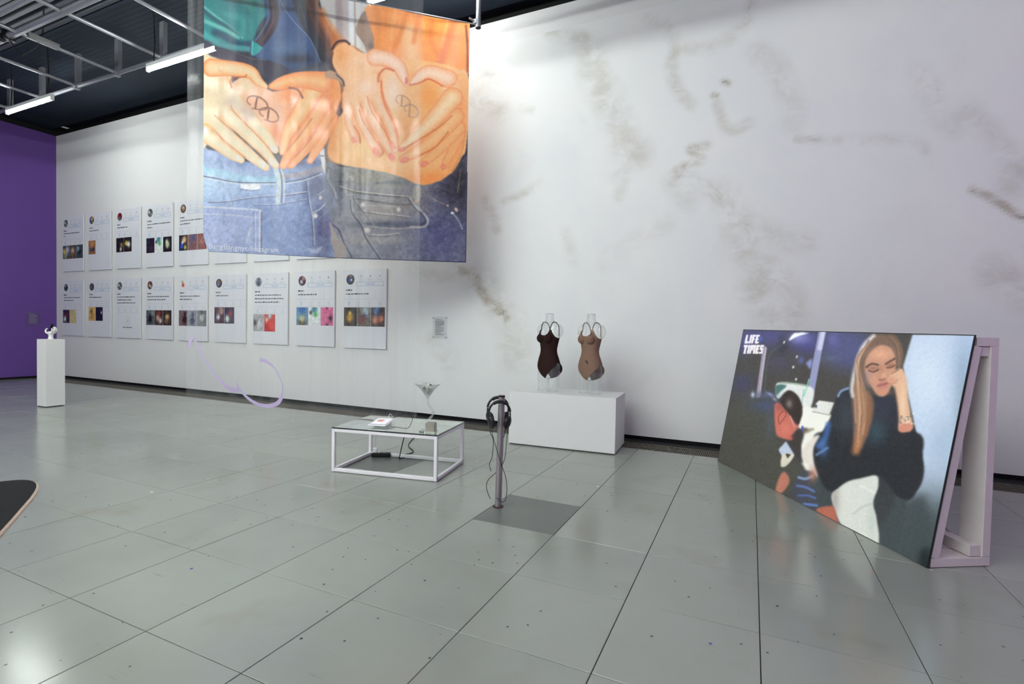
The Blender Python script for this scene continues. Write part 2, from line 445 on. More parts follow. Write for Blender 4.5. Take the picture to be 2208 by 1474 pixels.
WHITE = mat('white_wall_paint', (227, 227, 225), 0.65, 0, 0.3, var=0.03, vscale=1.2, bump=0.02, bscale=30)
PURPLE = mat('purple_wall_paint', (106, 74, 150), 0.6, 0, 0.3, var=0.05, vscale=2.0)
wall = struct(put('wall_back', MB().box(((WX0 + WX1) / 2, WY + .07, (WTOP + .045) / 2), (WX1 - WX0, .14, WTOP - .045)), WHITE))
struct(put('wall_left', MB().box((WX0 - .08, (YB + WY) / 2, (WTOP + .05) / 2), (.16, WY - YB, WTOP - .05)), PURPLE))
struct(put('baseboard_left', MB().box((WX0 - .06, (YB + WY) / 2, .02), (.04, WY - YB, .06)), dark))
struct(put('wall_right', MB().box((WX1 + .08, (YB + WY) / 2, WTOP / 2), (.16, WY - YB, WTOP)), mat('lilac_bounce_paint', (166, 96, 194), .6, 0, .3, var=.05, vscale=2.0)))  # right wall is unseen, its lilac picked to bounce purple light inwards
struct(put('wall_front', MB().box(((WX0 + WX1) / 2, YB - .08, WTOP / 2), (WX1 - WX0, .16, WTOP)), WHITE))
# dark void above the partition walls
struct(put('wall_upper', MB().box(((WX0 + WX1) / 2, 6.95, 5.6), (WX1 - WX0 + 1.6, .1, .8)).box((WX0 - .7, 0, 5.6), (.1, 14, .8)).box((WX1 + .5, 0, 5.6), (.1, 14, .8)), dark))

# ceiling: dark boards with perforated fields, bare corrugated deck nearer the room
cm = bpy.data.materials.new('dark_ceiling_board'); cm.use_nodes = True; nt = cm.node_tree; b = nt.nodes['Principled BSDF']
b.inputs['Roughness'].default_value = .6; b.inputs['Specular IOR Level'].default_value = .2
geo = nt.nodes.new('ShaderNodeNewGeometry'); sx = nt.nodes.new('ShaderNodeSeparateXYZ'); nt.links.new(geo.outputs['Position'], sx.inputs[0])
def mth(op, a, v=None):
    n = nt.nodes.new('ShaderNodeMath'); n.operation = op
    for k, q in enumerate((a, v)):
        if q is None: continue
        if isinstance(q, (int, float)): n.inputs[k].default_value = q
        else: nt.links.new(q, n.inputs[k])
    return n.outputs[0]
fx = mth('GREATER_THAN', mth('SINE', mth('MULTIPLY', sx.outputs[0], 120.0)), .2); fy = mth('GREATER_THAN', mth('SINE', mth('MULTIPLY', sx.outputs[1], 75.0)), .3)
no = nt.nodes.new('ShaderNodeTexNoise'); no.inputs['Scale'].default_value = .8; no.inputs['Detail'].default_value = 1; nt.links.new(geo.outputs['Position'], no.inputs['Vector'])
reg = mth('MULTIPLY', mth('LESS_THAN', sx.outputs[1], 5.35), mth('GREATER_THAN', no.outputs['Fac'], .42))
f = mth('MULTIPLY', mth('MULTIPLY', fx, fy), reg)
mx = nt.nodes.new('ShaderNodeMix'); mx.data_type = 'RGBA'; nt.links.new(f, mx.inputs[0]); mx.inputs[6].default_value = L(44, 52, 64); mx.inputs[7].default_value = L(66, 72, 80)
nt.links.new(mx.outputs[2], b.inputs['Base Color'])
ceil = struct(put('ceiling', MB().box(((WX0 + WX1) / 2, (4.36 + 6.56) / 2, CEIL + .05), (WX1 - WX0 + 1.2, 6.56 - 4.36, .10)).box(((WX0 + WX1) / 2, (YB + 4.36) / 2, CEIL + .25), (WX1 - WX0 + 1.2, 4.36 - YB + .01, .06)).box(((WX0 + WX1) / 2, 6.78, CEIL + .2), (WX1 - WX0 + 1.2, .5, .06)), cm))
vs = []; fs = []; y = 4.34; k = 0; z0, z1 = CEIL + .02, CEIL + .085
prof = []
while y > YB:
    prof += [(y, z0), (y - .055, z0), (y - .075, z1), (y - .105, z1)]; y -= .125
for (yy, zz) in prof: vs += [(WX0 - .5, yy, zz), (WX1 + .5, yy, zz)]
fs = [(2 * q, 2 * q + 1, 2 * q + 3, 2 * q + 2) for q in range(len(prof) - 1)]
o = put('corrugated_deck', MB().add(vs, fs), mat('deck_zinc', (104, 107, 114), .5, .3, var=.1, vscale=1.5), ceil); o['kind'] = 'stuff'

# marbled wallpaper: stains keep their own places, veins come from noise
A = Art(840, -40, 2480, 1060, .25, (0, 0, 0)); w = tr(1000, 0, 1.828)
def st(pts, wd, a): A.line(w(pts), wd / 1.828, (255, 255, 255), a, wd / 1.828 * .55)
for P, wd, a in (([(740, 80), (800, 100), (830, 180), (820, 280), (850, 360), (890, 410)], 46, .5), ([(500, 200), (520, 300), (580, 420), (640, 560), (680, 600)], 110, .42),
    ([(1135, 15), (1120, 80)], 34, .7), ([(1100, 110), (1000, 180), (880, 190)], 46, .34), ([(1000, 410), (1030, 500), (1080, 510), (1130, 480)], 36, .45),
    ([(960, 575), (890, 590), (940, 625), (880, 650), (840, 670)], 30, .75), ([(840, 690), (920, 720), (1000, 770)], 50, .5), ([(830, 720), (880, 780)], 80, .35),
    ([(1020, 770), (1070, 860), (1100, 960), (1150, 1060), (1220, 1100)], 110, .38), ([(1130, 900), (1250, 940), (1350, 950)], 90, .28), ([(1130, 1130), (1180, 1220), (1210, 1290)], 90, .4), ([(1200, 1060), (1280, 1150), (1310, 1280)], 100, .34),
    ([(1310, 548), (1400, 550)], 20, .7), ([(1400, 552), (1700, 550), (1800, 570), (1820, 590)], 34, .3), ([(1860, 340), (1872, 372)], 50, .5), ([(1800, 290), (1850, 420), (1930, 500)], 90, .26), ([(1990, 430), (2100, 560), (2160, 620)], 90, .3),
    ([(2000, 748), (2060, 770), (2130, 810), (2190, 850), (2260, 860)], 28, .95), ([(2150, 720), (2230, 690)], 120, .4), ([(90, 310), (40, 380), (130, 440)], 80, .45), ([(85, 790), (115, 850), (132, 905)], 30, .6), ([(160, 795), (220, 770), (300, 720)], 26, .4),
    ([(-20, 1060), (40, 1080), (60, 1120), (90, 1180), (130, 1210), (165, 1250)], 36, 1.0), ([(60, 1100), (130, 1200), (180, 1270), (200, 1400)], 110, .35), ([(340, 130), (400, 140), (470, 150)], 50, .45), ([(2100, 1080), (2240, 1160)], 140, .4), ([(1160, 200), (1230, 270), (1290, 400), (1290, 470)], 90, .3),
    ([(1020, 320), (1045, 330)], 16, .9), ([(980, 375), (1000, 378)], 14, .8), ([(-200, 1060), (-120, 1090), (-60, 1080)], 50, .4), ([(-110, 1340), (-60, 1420)], 70, .35), ([(600, 700), (640, 660), (610, 780)], 40, .25), ([(800, 880), (600, 1000), (560, 1040)], 60, .16), ([(2300, 300), (2450, 420), (2600, 700)], 110, .4), ([(2300, 1000), (2500, 1300)], 140, .35), ([(230, 430), (265, 432)], 24, .4), ([(400, 900), (430, 1030)], 40, .2), ([(1350, 940), (1370, 960)], 30, .35)): st(P, wd, a)
X0m, X1m, Z0m, Z1m = -4.90, WX1, 0.045, 5.24
# picture positions of four wall points, used to lay the stains out on the paper
Hw = homography([cpt for cpt in ((-4.9, 1.0), (2.0, 1.0), (2.0, 5.0), (-4.9, 5.0))], [cam_px((q[0], WY, q[1])) for q in ((-4.9, 1.0), (2.0, 1.0), (2.0, 5.0), (-4.9, 5.0))])
def mural_col(u, v): return A.sample(hmap(Hw, np.c_[X0m + u * (X1m - X0m), Z0m + v * (Z1m - Z0m)]))
me = print_sheet('marbled_wallpaper', ((X0m, WY - .004, Z0m), (X1m, WY - .004, Z0m), (X1m, WY - .004, Z1m), (X0m, WY - .004, Z1m)), 300, 180, mural_col)
mm = bpy.data.materials.new('marbled_wallpaper'); mm.use_nodes = True; nt = mm.node_tree; b = nt.nodes['Principled BSDF']; N = nt.nodes.new; K = nt.links.new
b.inputs['Roughness'].default_value = .55; b.inputs['Specular IOR Level'].default_value = .3
at = N('ShaderNodeAttribute'); at.attribute_name = 'Print'; geo = N('ShaderNodeNewGeometry')
def nz(scale, d, r=.6, sc=(1, 1, 1)):
    mp = N('ShaderNodeMapping'); mp.inputs['Scale'].default_value = sc; K(geo.outputs['Position'], mp.inputs[0])
    n = N('ShaderNodeTexNoise'); n.inputs['Scale'].default_value = scale; n.inputs['Detail'].default_value = d; n.inputs['Roughness'].default_value = r; n.inputs['Distortion'].default_value = .6; K(mp.outputs[0], n.inputs['Vector']); return n.outputs['Fac']
def mr(v, a, b_, lo, hi):
    r = N('ShaderNodeMapRange'); r.inputs[1].default_value = a; r.inputs[2].default_value = b_; r.inputs[3].default_value = lo; r.inputs[4].default_value = hi; K(v, r.inputs[0]); return r.outputs[0]
def mu(a, c):
    n = N('ShaderNodeMath'); n.operation = 'MULTIPLY'; K(a, n.inputs[0])
    if isinstance(c, float): n.inputs[1].default_value = c
    else: K(c, n.inputs[1])
    return n.outputs[0]
def mc(fv, Av, Bv):
    x = N('ShaderNodeMix'); x.data_type = 'RGBA'; K(fv, x.inputs[0])
    for s, q in ((6, Av), (7, Bv)):
        if isinstance(q, tuple): x.inputs[s].default_value = q
        else: K(q, x.inputs[s])
    return x.outputs[2]
sq = N('ShaderNodeMath'); sq.operation = 'POWER'; sq.inputs[1].default_value = .45; K(at.outputs['Fac'], sq.inputs[0])   # back to an even 0..1 mask
base = mc(mr(nz(.7, 3), .35, .65, 0, 1), L(233, 234, 231), L(226, 229, 228))
c1 = mc(mu(sq.outputs[0], mr(nz(3.2, 8, .68, (1, 1, 1.4)), .36, .66, 0.05, .95)), base, L(164, 156, 132))
c2 = mc(mu(mr(sq.outputs[0], .5, 1.0, 0, .8), mr(nz(7.0, 8, .7, (1, 1, 2.0)), .54, .66, 0, 1)), c1, L(92, 86, 72))
c3 = mc(mr(nz(1.1, 7, .6, (1, 1, .7)), .60, .76, 0, .22), c2, L(200, 198, 188))
K(c3, b.inputs['Base Color'])
put('marbled_wallpaper', me, mm, wall)
# ------------------------------------------------------------------ ceiling pipe grid and fluorescent battens
STEEL = mat('galvanised_pipe', (150, 152, 158), .38, .55, var=.12, vscale=3)
WHITE_METAL = mat('white_enamel', (222, 224, 224), .4)
BLACK_CABLE = mat('black_cable', (16, 16, 18), .5)
grid = tag(empty('ceiling_pipe_grid', (0, 4.88, 5.3)), 'grey galvanised pipe grid hung below the dark ceiling on short posts', 'pipe grid')
def gp(name, a, b, r): return put(name, MB().tube([(a[0], a[1] - 4.88, a[2] - 5.3), (b[0], b[1] - 4.88, b[2] - 5.3)], r, 10), STEEL, grid)
gp('long_pipe', (WX0 + .3, 4.88, 5.3), (WX1 - .3, 4.88, 5.3), .032)
gp('long_pipe', (WX0 + .3, 3.66, 5.33), (WX1 - .3, 3.66, 5.33), .05)
gp('long_pipe', (WX0 + .3, 3.34, 5.33), (WX1 - .3, 3.34, 5.33), .04)
xs = [-12.87 + 1.17 * k for k in range(14)]
for xq in xs:
    gp('cross_pipe', (xq, 4.88, 5.315), (xq, 1.2, 5.315), .027)
    p = put('hanger_post', MB().box((xq, .02, .29), (.10, .06, .52)), STEEL, grid)
    put('clamp', MB().box((xq, 0, 0.0), (.07, .085, .085)), STEEL, grid)
put('junction_box', MB().box((xs[3], -.95, .03), (.09, .36, .07)), mat('grey_enamel', (150, 150, 150), .5), grid)

def batten(loc, label, cables=True):
    t = tag(empty('fluorescent_batten', loc), label, 'ceiling light', 'fluorescent battens under the ceiling')
    put('housing', MB().box((0, 0, .045), (1.52, .06, .06)).mesh('housing', bevel=.006), WHITE_METAL, t)
    put('tube', MB().tube([(-.74, 0, -.012), (.74, 0, -.012)], .021, 12).mesh('tube', smooth=True),
        mat('lit_fluorescent_tube', (255, 255, 255), .4, emit=(*TUBE_COLOR, 1), estr=TUBE_STRENGTH), t)
    for sgn in (-1, 1): put('lamp_holder', MB().box((sgn * .755, 0, .0), (.03, .05, .075)).mesh('lamp_holder', bevel=.004), WHITE_METAL, t)
    if cables:
        for sgn in (-1, 1):
            put('cable', MB().tube([(sgn * .62, 0, .07), (sgn * .62 + .01, .01, .35), (sgn * .62 - .01, 0, CEIL - loc[2] + .03)], .009, 6), BLACK_CABLE, t)
    return t
FAR = 'white fluorescent tube batten glowing on black cables in front of the pipe grid'
LIST = [(-11.38, 4.58, 5.0, 'glowing fluorescent batten hung above the purple wall corner'), (-7.33, 4.62, 5.0, 'glowing fluorescent batten whose end shows through the hanging photo banner'), (-3.79, 5.23, 5.45, 'glowing fluorescent batten just above the hanging photo banner')]
for (x, y, z, lb) in LIST: batten((x, y, z), lb)
for y in (.9, -.4, -1.7, -3.0, -4.4, -6.0):
    for x in (-8.4, -6.2, -4.0, -1.8): batten((x, y, 5.0), 'white fluorescent tube batten glowing over the open floor')

for y in (1.6,): batten((2.0, y, 5.0), 'added unseen fluorescent batten bouncing light off the lilac wall')  # unseen batten added so the right wall bounces purple light
sp = tag(empty('clamp_spotlight', (-9.65, 3.66, 5.33)), 'small black spotlight clamped to the thick ceiling pipe', 'spotlight')
put('lamp_body', MB().tube([(-.02, -.05, -.05), (-.22, -.16, .02)], [.06, .045], 12), mat('black_metal', (20, 20, 22), .45), sp)
put('lens', MB().ell((-.25, -.17, .03), (.045, .045, .045)).mesh('lens', smooth=True), mat('lens_glass', (215, 225, 235), .1), sp)
put('clamp', MB().box((0, 0, 0), (.09, .13, .13)), mat('black_metal'), sp)
put('cable', MB().tube([(.02, 0, -.06), (.12, .1, -.25), (.2, .22, -.1), (.32, .25, .05), (.34, .26, .45)], .01, 6), BLACK_CABLE, sp)

# ------------------------------------------------------------------ hanging photo banner
BL, BR, TR_, TL_ = (-5.559, 3.758, 2.128), (-3.261, 5.597, 2.152), (-3.261, 5.597, 5.086), (-5.558, 3.759, 5.177)
BPX = [(438, 541), (1004, 565), (1013, 50.8), (441, -60)]
bdir = Vector((BR[0] - BL[0], BR[1] - BL[1], 0)).normalized(); bnor = Vector((bdir.y, -bdir.x, 0))      # towards the room
def banner_art():
    I = Art(425, -70, 1020, 575, 1.0, (38, 38, 56)); a = tr(430, 0, 7.36); b = tr(430, 180, 7.36); c = tr(710, 180, 7.36); d = tr(430, 360, 7.36); e = tr(710, 360, 7.02); t = tr(700, 0, 6.133)
    # teal and navy jacket of the left figure
    I.fill(a([(0, -500), (1300, -500), (1300, 0), (1000, 350), (880, 640), (700, 760), (480, 720), (200, 640), (0, 540)]), (34, 126, 128), 2)
    for P, wd, col, al in (([(80, -200), (500, -150), (800, 100)], 260, (44, 132, 120), .7), ([(70, 120), (250, 260), (480, 420), (700, 600)], 40, (130, 205, 190), .8), ([(80, 180), (260, 320), (450, 430), (650, 590)], 70, (20, 78, 92), .8),
                           ([(60, 330), (200, 390), (420, 480), (640, 600)], 60, (112, 190, 178), .8), ([(250, 520), (420, 590), (640, 700), (820, 700)], 100, (18, 58, 84), .8), ([(60, 520), (260, 680), (520, 760), (800, 780)], 90, (70, 165, 165), .8), ([(450, 240), (700, 320), (690, 560)], 100, (64, 156, 150), .5), ([(560, 60), (800, 200)], 130, (20, 104, 112), .5)):
        I.line(a(P), wd / 7.36, col, al, wd / 7.36 * .5)
    I.fill(a([(980, -500), (1500, -500), (1520, 0), (1650, 400), (1800, 620), (1980, 930), (1880, 1030), (1500, 1120), (1250, 1060), (1040, 960), (850, 860), (840, 700), (980, 560), (1100, 300)]), (52, 76, 118), 1.5)
    I.blob(a([(1400, 780)])[0], (40, 26), (76, 106, 142), .8); I.blob(a([(1350, 330)])[0], (22, 30), (48, 74, 128), .6); I.blob(a([(1600, 950)])[0], (40, 12), (36, 38, 54), .8)
    I.line(a([(1130, -300), (1190, 0), (1230, 250), (1150, 480), (990, 680)]), 20, (52, 34, 50), 1, 2); I.line(a([(1180, 40), (1200, 330), (1050, 620)]), 3, (120, 76, 86), .7, 2); I.line(a([(1090, -100), (1120, 250), (1040, 460), (910, 640)]), 2, (110, 130, 160), .7, 1)
    I.fill(a([(855, 650), (930, 680), (1030, 760), (980, 830), (880, 890), (845, 850)]), (38, 150, 148), .8, sm=False); I.line(a([(870, 650), (855, 870)]), 2, (120, 205, 205), .8)
    I.fill(a([(1500, -500), (2000, -500), (1900, 0), (1980, 400), (2100, 700), (2060, 1000), (1960, 980), (1800, 620), (1650, 400), (1550, 0)]), (32, 34, 50), 1.2)
    I.line(a([(1310, 0), (1420, 200), (1600, 430), (1800, 640), (1960, 990)]), 1.6, (140, 160, 190), .7); I.line(a([(1550, 0), (1680, 200), (1780, 560)]), 1.2, (100, 120, 150), .5)
    I.fill(a([(60, 760), (320, 760), (560, 830), (900, 940), (1130, 960), (1400, 1060), (1560, 1140), (2030, 1000), (2040, 1230), (1400, 1200), (1230, 1290), (1080, 1230), (940, 1150), (860, 1040), (650, 1000), (350, 1000), (60, 900)]), (54, 46, 66), 1.2)
    for q in range(24): I.line(a([(130 + q * 34, 800 + max(0, q - 8) * 14), (120 + q * 34, 960 + max(0, q - 9) * 16)]), 1.4, (84, 72, 92), .35, 1.2)
    I.line(a([(560, 830), (860, 930), (1060, 950), (1060, 990)]), 1.2, (150, 150, 130), .5); I.fill(a([(1500, 1110), (2050, 990), (2050, 1220), (1500, 1190)]), (62, 70, 90), 2, .9)
    # curtain behind, arm, shirt of the right figure
    I.fill(t([(-40, -500), (900, -500), (700, 60), (560, 150), (470, 300), (450, 430), (540, 560), (600, 700), (330, 600), (210, 510), (100, 350), (10, 190)]), (214, 210, 205), 1)
    for x_, wd, col, al in ((110, 16, (205, 205, 198), .6), (220, 16, (160, 138, 138), .7), (300, 12, (190, 172, 172), .7), (380, 9, (232, 238, 244), .9), (430, 3, (176, 150, 130), .8), (470, 9, (226, 226, 222), .8)): I.line(t([(x_ - 30, -400), (x_, 0), (x_ + 10, 620)]), wd, col, al, wd * .4)
    I.fill(t([(560, 150), (480, 270), (450, 430), (540, 560), (590, 690), (690, 700), (690, 540), (640, 380), (600, 230)]), (158, 128, 108), 1); I.blob(t([(640, 610)])[0], (8, 10), (105, 88, 84), .8)
    I.fill(t([(-230, -400), (-20, -400), (-50, 60), (10, 190), (100, 350), (230, 520), (360, 580), (520, 690), (340, 760), (140, 720), (20, 560), (-110, 330), (-200, 60)]), (176, 98, 46), 1.2)
    I.line(t([(-170, -100), (-90, 300), (40, 560), (90, 700)]), 20, (62, 34, 34), .85, 12); I.line(t([(0, 150), (120, 360), (260, 540)]), 12, (205, 124, 62), .7, 8)
    I.fill(t([(560, 120), (640, 40), (900, -150), (2000, -150), (1930, 300), (1925, 980), (1400, 900), (1250, 880), (1120, 860), (850, 710), (690, 700), (685, 520), (620, 330)]), (246, 156, 84), 1, sm=False)
    for P, wd, col, al in (([(1140, 430), (1160, 650), (1190, 850)], 200, (252, 205, 156), .75), ([(1110, 180), (1040, 420), (940, 680)], 60, (228, 126, 52), .7), ([(1260, 230), (1230, 400), (1200, 560)], 60, (232, 130, 62), .7), ([(1440, 260), (1420, 500), (1500, 700)], 70, (228, 128, 72), .6),
                           ([(1720, 300), (1600, 640), (1540, 860)], 110, (222, 118, 86), .6), ([(1780, 350), (1700, 860)], 90, (240, 160, 120), .6), ([(1870, 340), (1890, 620), (1890, 960)], 26, (120, 52, 60), .8), ([(700, 130), (740, 300), (720, 660)], 80, (230, 132, 52), .7), ([(850, 120), (830, 400)], 40, (236, 140, 66), .6), ([(960, 160), (900, 520)], 50, (252, 178, 106), .6), ([(1640, 280), (1560, 600)], 40, (250, 186, 130), .5), ([(1330, 250), (1330, 500)], 30, (250, 180, 112), .6), ([(1910, 340), (1915, 900)], 18, (244, 170, 120), .7)):
        I.line(t(P), wd / 6.133, col, al, wd / 6.133 * .7)
    for q in range(36): I.line(t([(700 + q * 34, 85 + q * 6.2), (694 + q * 34, 150 + q * 6.4)]), 1.3, (206, 104, 44), .4, 1)
    I.line(t([(640, 110), (1200, 220), (1910, 350)]), 1, (205, 110, 60), .35)
    # bellies
    RBELLY = [(712, 330), (716, 300), (728, 262), (745, 240), (800, 140), (900, 128), (1006, 165), (1006, 310), (995, 340), (975, 375), (950, 394), (920, 399), (890, 393), (850, 378), (800, 365), (755, 357), (725, 348)]
    I.fill(RBELLY, (250, 190, 124), 1)
    I.blob((722, 318), (14, 50), (226, 140, 58), .8); I.blob((800, 320), (60, 30), (252, 210, 140), .7); I.blob((935, 385), (55, 22), (246, 146, 72), .85); I.blob((850, 350), (50, 16), (252, 200, 140), .7)
    I.blob((850, 200), (22, 50), (253, 222, 196), .95); I.blob((930, 205), (30, 36), (247, 160, 78), .85); I.blob((880, 270), (26, 30), (236, 160, 86), .8); I.blob((895, 165), (16, 12), (248, 170, 100), .8)
    I.fill(b([(440, 100), (560, -20), (720, -110), (860, -100), (1110, 90), (1250, 130), (1470, 80), (1650, 170), (1690, 250), (1450, 660), (1320, 880), (1290, 1010), (1000, 640), (740, 280), (560, 150)]), (244, 186, 148), 1)
    I.blob(b([(1400, 200)])[0], (22, 18), (246, 152, 88), .8); I.blob(b([(1250, 780)])[0], (14, 20), (240, 142, 92), .8); I.blob(b([(760, 30)])[0], (20, 18), (236, 216, 176), .9); I.blob(b([(1560, 150)])[0], (14, 12), (240, 132, 62), .8); I.blob(b([(1480, 560)])[0], (12, 26), (246, 150, 86), .7)
    I.blob((712, 262), (20, 40), (226, 122, 48), .6)
    # jeans, left figure
    LJ = [(425, 321), (450, 323), (485, 331), (540, 350), (600, 352), (660, 345), (702, 318), (706, 340), (716, 368), (722, 400), (716, 440), (726, 480), (734, 570), (425, 570)]
    I.fill(LJ, (136, 154, 192), 1); I.setclip(LJ)
    I.blob((450, 400), (60, 50), (178, 204, 228), .9); I.blob((470, 510), (60, 40), (190, 200, 226), .9); I.blob((560, 400), (60, 26), (160, 186, 216), .8); I.blob((610, 480), (50, 60), (134, 152, 192), .8); I.blob((700, 500), (24, 90), (62, 70, 112), .9); I.blob((690, 400), (30, 30), (72, 78, 112), .8); I.blob((640, 350), (60, 10), (70, 74, 112), .9); I.blob((540, 350), (60, 10), (92, 112, 160), .8)
    I.line(d([(25, 30), (300, 90), (600, 160), (900, 200), (1240, 190)]), 14, (150, 196, 212), .75, 5); I.line(d([(1370, 150), (1650, 120), (1980, 20)]), 12, (150, 142, 148), .8, 4)
    for P in ([(25, 140), (300, 190), (600, 240), (900, 245), (1250, 245)], [(1390, 240), (1700, 190), (1990, 80)]): I.line(d(P), 2.0, (66, 74, 108), .95); I.line([(x, y + 3.2) for (x, y) in d(P)], 1.8, (214, 218, 216), .95)
    I.line(d([(150, 560), (450, 550), (700, 510), (1000, 470), (1240, 460)]), 2.4, (74, 82, 120), .9); I.line(d([(150, 552), (450, 542), (700, 500), (1000, 462), (1240, 450)]), 1.6, (214, 216, 220), .8); I.line(d([(1390, 440), (1760, 390)]), 2, (220, 220, 218), .9); I.line(d([(1390, 455), (1760, 405)]), 2, (70, 74, 110), .9)
    I.line(d([(900, 590), (1250, 590), (1500, 545), (1790, 500)]), 2, (190, 196, 214), .7); I.line(d([(900, 600), (1250, 602), (1500, 558), (1790, 515)]), 1.6, (70, 80, 116), .7)
    I.fill(d([(675, 272), (1000, 272), (1000, 350), (850, 362), (680, 340)]), (226, 228, 228), .6, sm=False); I.line(d([(680, 350), (850, 372), (1000, 356)]), 1.6, (80, 96, 130), .7)
    I.fill(d([(1210, 20), (1300, 20), (1340, 200), (1335, 400), (1310, 580), (1245, 575), (1265, 380), (1260, 200)]), (184, 200, 200), .7); I.line(d([(1300, 30), (1345, 220), (1340, 560)]), 2, (56, 60, 86), .9); I.line(d([(1335, 30), (1385, 230), (1375, 560)]), 3, (206, 208, 206), .8)
    I.fill(d([(0, 620), (500, 645), (880, 660), (1000, 685), (1000, 800), (990, 1330), (0, 1290)]), (158, 168, 204), .8, .75, False)
    I.line(d([(0, 630), (480, 650), (900, 672), (990, 690), (1000, 760)]), 3.2, (208, 212, 218), .9, 1.4); I.line(d([(0, 745), (450, 760), (860, 790), (990, 800)]), 2, (205, 208, 216), .8); I.line(d([(990, 690), (985, 1340)]), 4, (214, 212, 206), .95, 1.2); I.line(d([(1015, 720), (1015, 1340)]), 3, (60, 68, 112), .7, 2)
    I.line(d([(880, 700), (900, 1000), (890, 1300)]), 2, (92, 100, 142), .6); I.line(d([(840, 960), (770, 1180)]), 5, (212, 218, 214), .6, 4)
    for q in range(20): I.line(d([(915, 730 + q * 30), (916, 745 + q * 30)]), 1.6, (220, 220, 226), .8)
    I.line(d([(1760, 220), (1790, 520), (1850, 860), (1870, 1230)]), 2.2, (200, 200, 204), .7); I.line(d([(1740, 220), (1770, 520), (1830, 860), (1850, 1230)]), 2, (52, 58, 96), .7)
    I.line(d([(1850, 720), (1960, 660), (2050, 560)]), 2.6, (196, 196, 196), .8); I.line(d([(1920, 440), (2040, 360)]), 2, (190, 190, 190), .7); I.line(d([(1920, 830), (2070, 700)]), 2, (140, 144, 160), .6)
    I.ell(d([(1885, 768)])[0], (5, 5.4), (214, 206, 200)); I.ell(d([(1962, 480)])[0], (3.6, 5), (206, 196, 192)); I.fill(d([(1750, 1280), (1880, 1290), (2000, 1250), (1890, 1370)]), (176, 186, 206), 1.4, .8)
    I.gain(1.05); I.grain(8.0, 3, .7, True); I.grain(6.0, 4, 3.0, True); I.clip = None
    # gap beside the hips
    I.fill(b([(1950, 1060), (2020, 1040), (2060, 1400), (2045, 1460), (1990, 1330)]), (214, 208, 204), .8, sm=False); I.line(b([(1955, 1148), (2030, 1150)]), 2.5, (90, 88, 96), .9)
    # jeans, right figure
    RJ = e([(-20, -80), (100, -70), (180, -15), (500, 8), (900, 82), (1180, 170), (1320, 240), (1450, 268), (1560, 245), (1720, 190), (1860, 80), (1960, -60), (2040, -120), (2090, -200), (2110, 1500), (200, 1460), (290, 1390), (300, 1230), (180, 1080), (80, 850), (-20, 560)])
    I.fill(RJ, (112, 114, 126), 1, sm=False); I.setclip(RJ, sm=False)
    I.blob(e([(700, 150)])[0], (90, 26), (136, 130, 112), .95, .12); I.blob(e([(800, 650)])[0], (70, 34), (146, 138, 128), .9); I.blob(e([(300, 1000)])[0], (60, 60), (142, 142, 148), .8); I.blob(e([(1700, 1000)])[0], (70, 80), (78, 82, 120), .95); I.blob(e([(1900, 300)])[0], (40, 60), (46, 46, 66), .95); I.blob(e([(2000, 200)])[0], (14, 70), (26, 26, 40), .8); I.blob(e([(120, 230)])[0], (18, 40), (50, 56, 74), .9); I.blob(e([(40, 500)])[0], (18, 30), (92, 100, 130), .8); I.blob(e([(1000, 860)])[0], (80, 7), (46, 54, 76), .9); I.blob(e([(700, 1090)])[0], (70, 9), (150, 146, 140), .8); I.blob(e([(1200, 560)])[0], (40, 20), (120, 114, 108), .7); I.blob(e([(950, 230)])[0], (36, 4), (78, 88, 92), .8)
    for P, wd, col, al in (([(200, 300), (420, 370), (700, 410), (1000, 440), (1290, 450)], 2.4, (58, 58, 62), .9), ([(200, 285), (420, 352), (700, 392), (1000, 420), (1290, 432)], 2, (176, 170, 150), .8), ([(420, 470), (700, 510), (1000, 550), (1280, 560)], 3.4, (66, 70, 70), .7), ([(410, 360), (405, 480), (560, 680), (700, 860)], 2, (78, 80, 84), .9), ([(420, 380), (440, 490), (580, 680), (720, 880)], 1.6, (186, 180, 168), .6),
                          ([(360, 500), (380, 680), (520, 870), (590, 1060), (800, 1370)], 2.8, (50, 54, 74), .95), ([(385, 500), (405, 680), (545, 870), (615, 1060), (820, 1360)], 1.6, (174, 172, 168), .6), ([(60, 850), (180, 940), (260, 1130), (400, 1390)], 3, (48, 54, 80), .95), ([(1250, 470), (1330, 580), (1440, 680), (1510, 780), (1500, 860), (1440, 895), (1250, 900)], 5, (168, 164, 160), .8), ([(1230, 480), (1310, 600), (1430, 710), (1480, 800), (1420, 860)], 3, (52, 56, 80), .9),
                          ([(540, 870), (760, 900), (1040, 920), (1400, 900)], 3, (160, 156, 150), .7), ([(640, 1010), (860, 1020), (1080, 990)], 4, (172, 166, 156), .7), ([(640, 1030), (860, 1040), (1080, 1010)], 2, (70, 72, 84), .7), ([(570, 650), (800, 690), (1000, 710), (1220, 740)], 3, (184, 174, 160), .7), ([(570, 670), (800, 712), (1000, 730), (1220, 755)], 2, (80, 82, 88), .7), ([(1380, 310), (1560, 450), (1800, 580)], 3, (120, 108, 104), .8), ([(1400, 540), (1540, 680), (1580, 710)], 4, (118, 110, 112), .7), ([(30, 40), (25, 190), (110, 330), (150, 470)], 2.4, (150, 150, 140), .8), ([(290, 340), (300, 400), (400, 410)], 2, (176, 168, 150), .8), ([(1990, 50), (1950, 380)], 1.4, (170, 150, 100), .7), ([(1890, 700), (1960, 800), (2020, 940)], 2, (180, 190, 205), .7), ([(1100, 590), (1160, 700), (1240, 830)], 1.4, (90, 92, 98), .7)):
        I.line(e(P), wd, col, al)
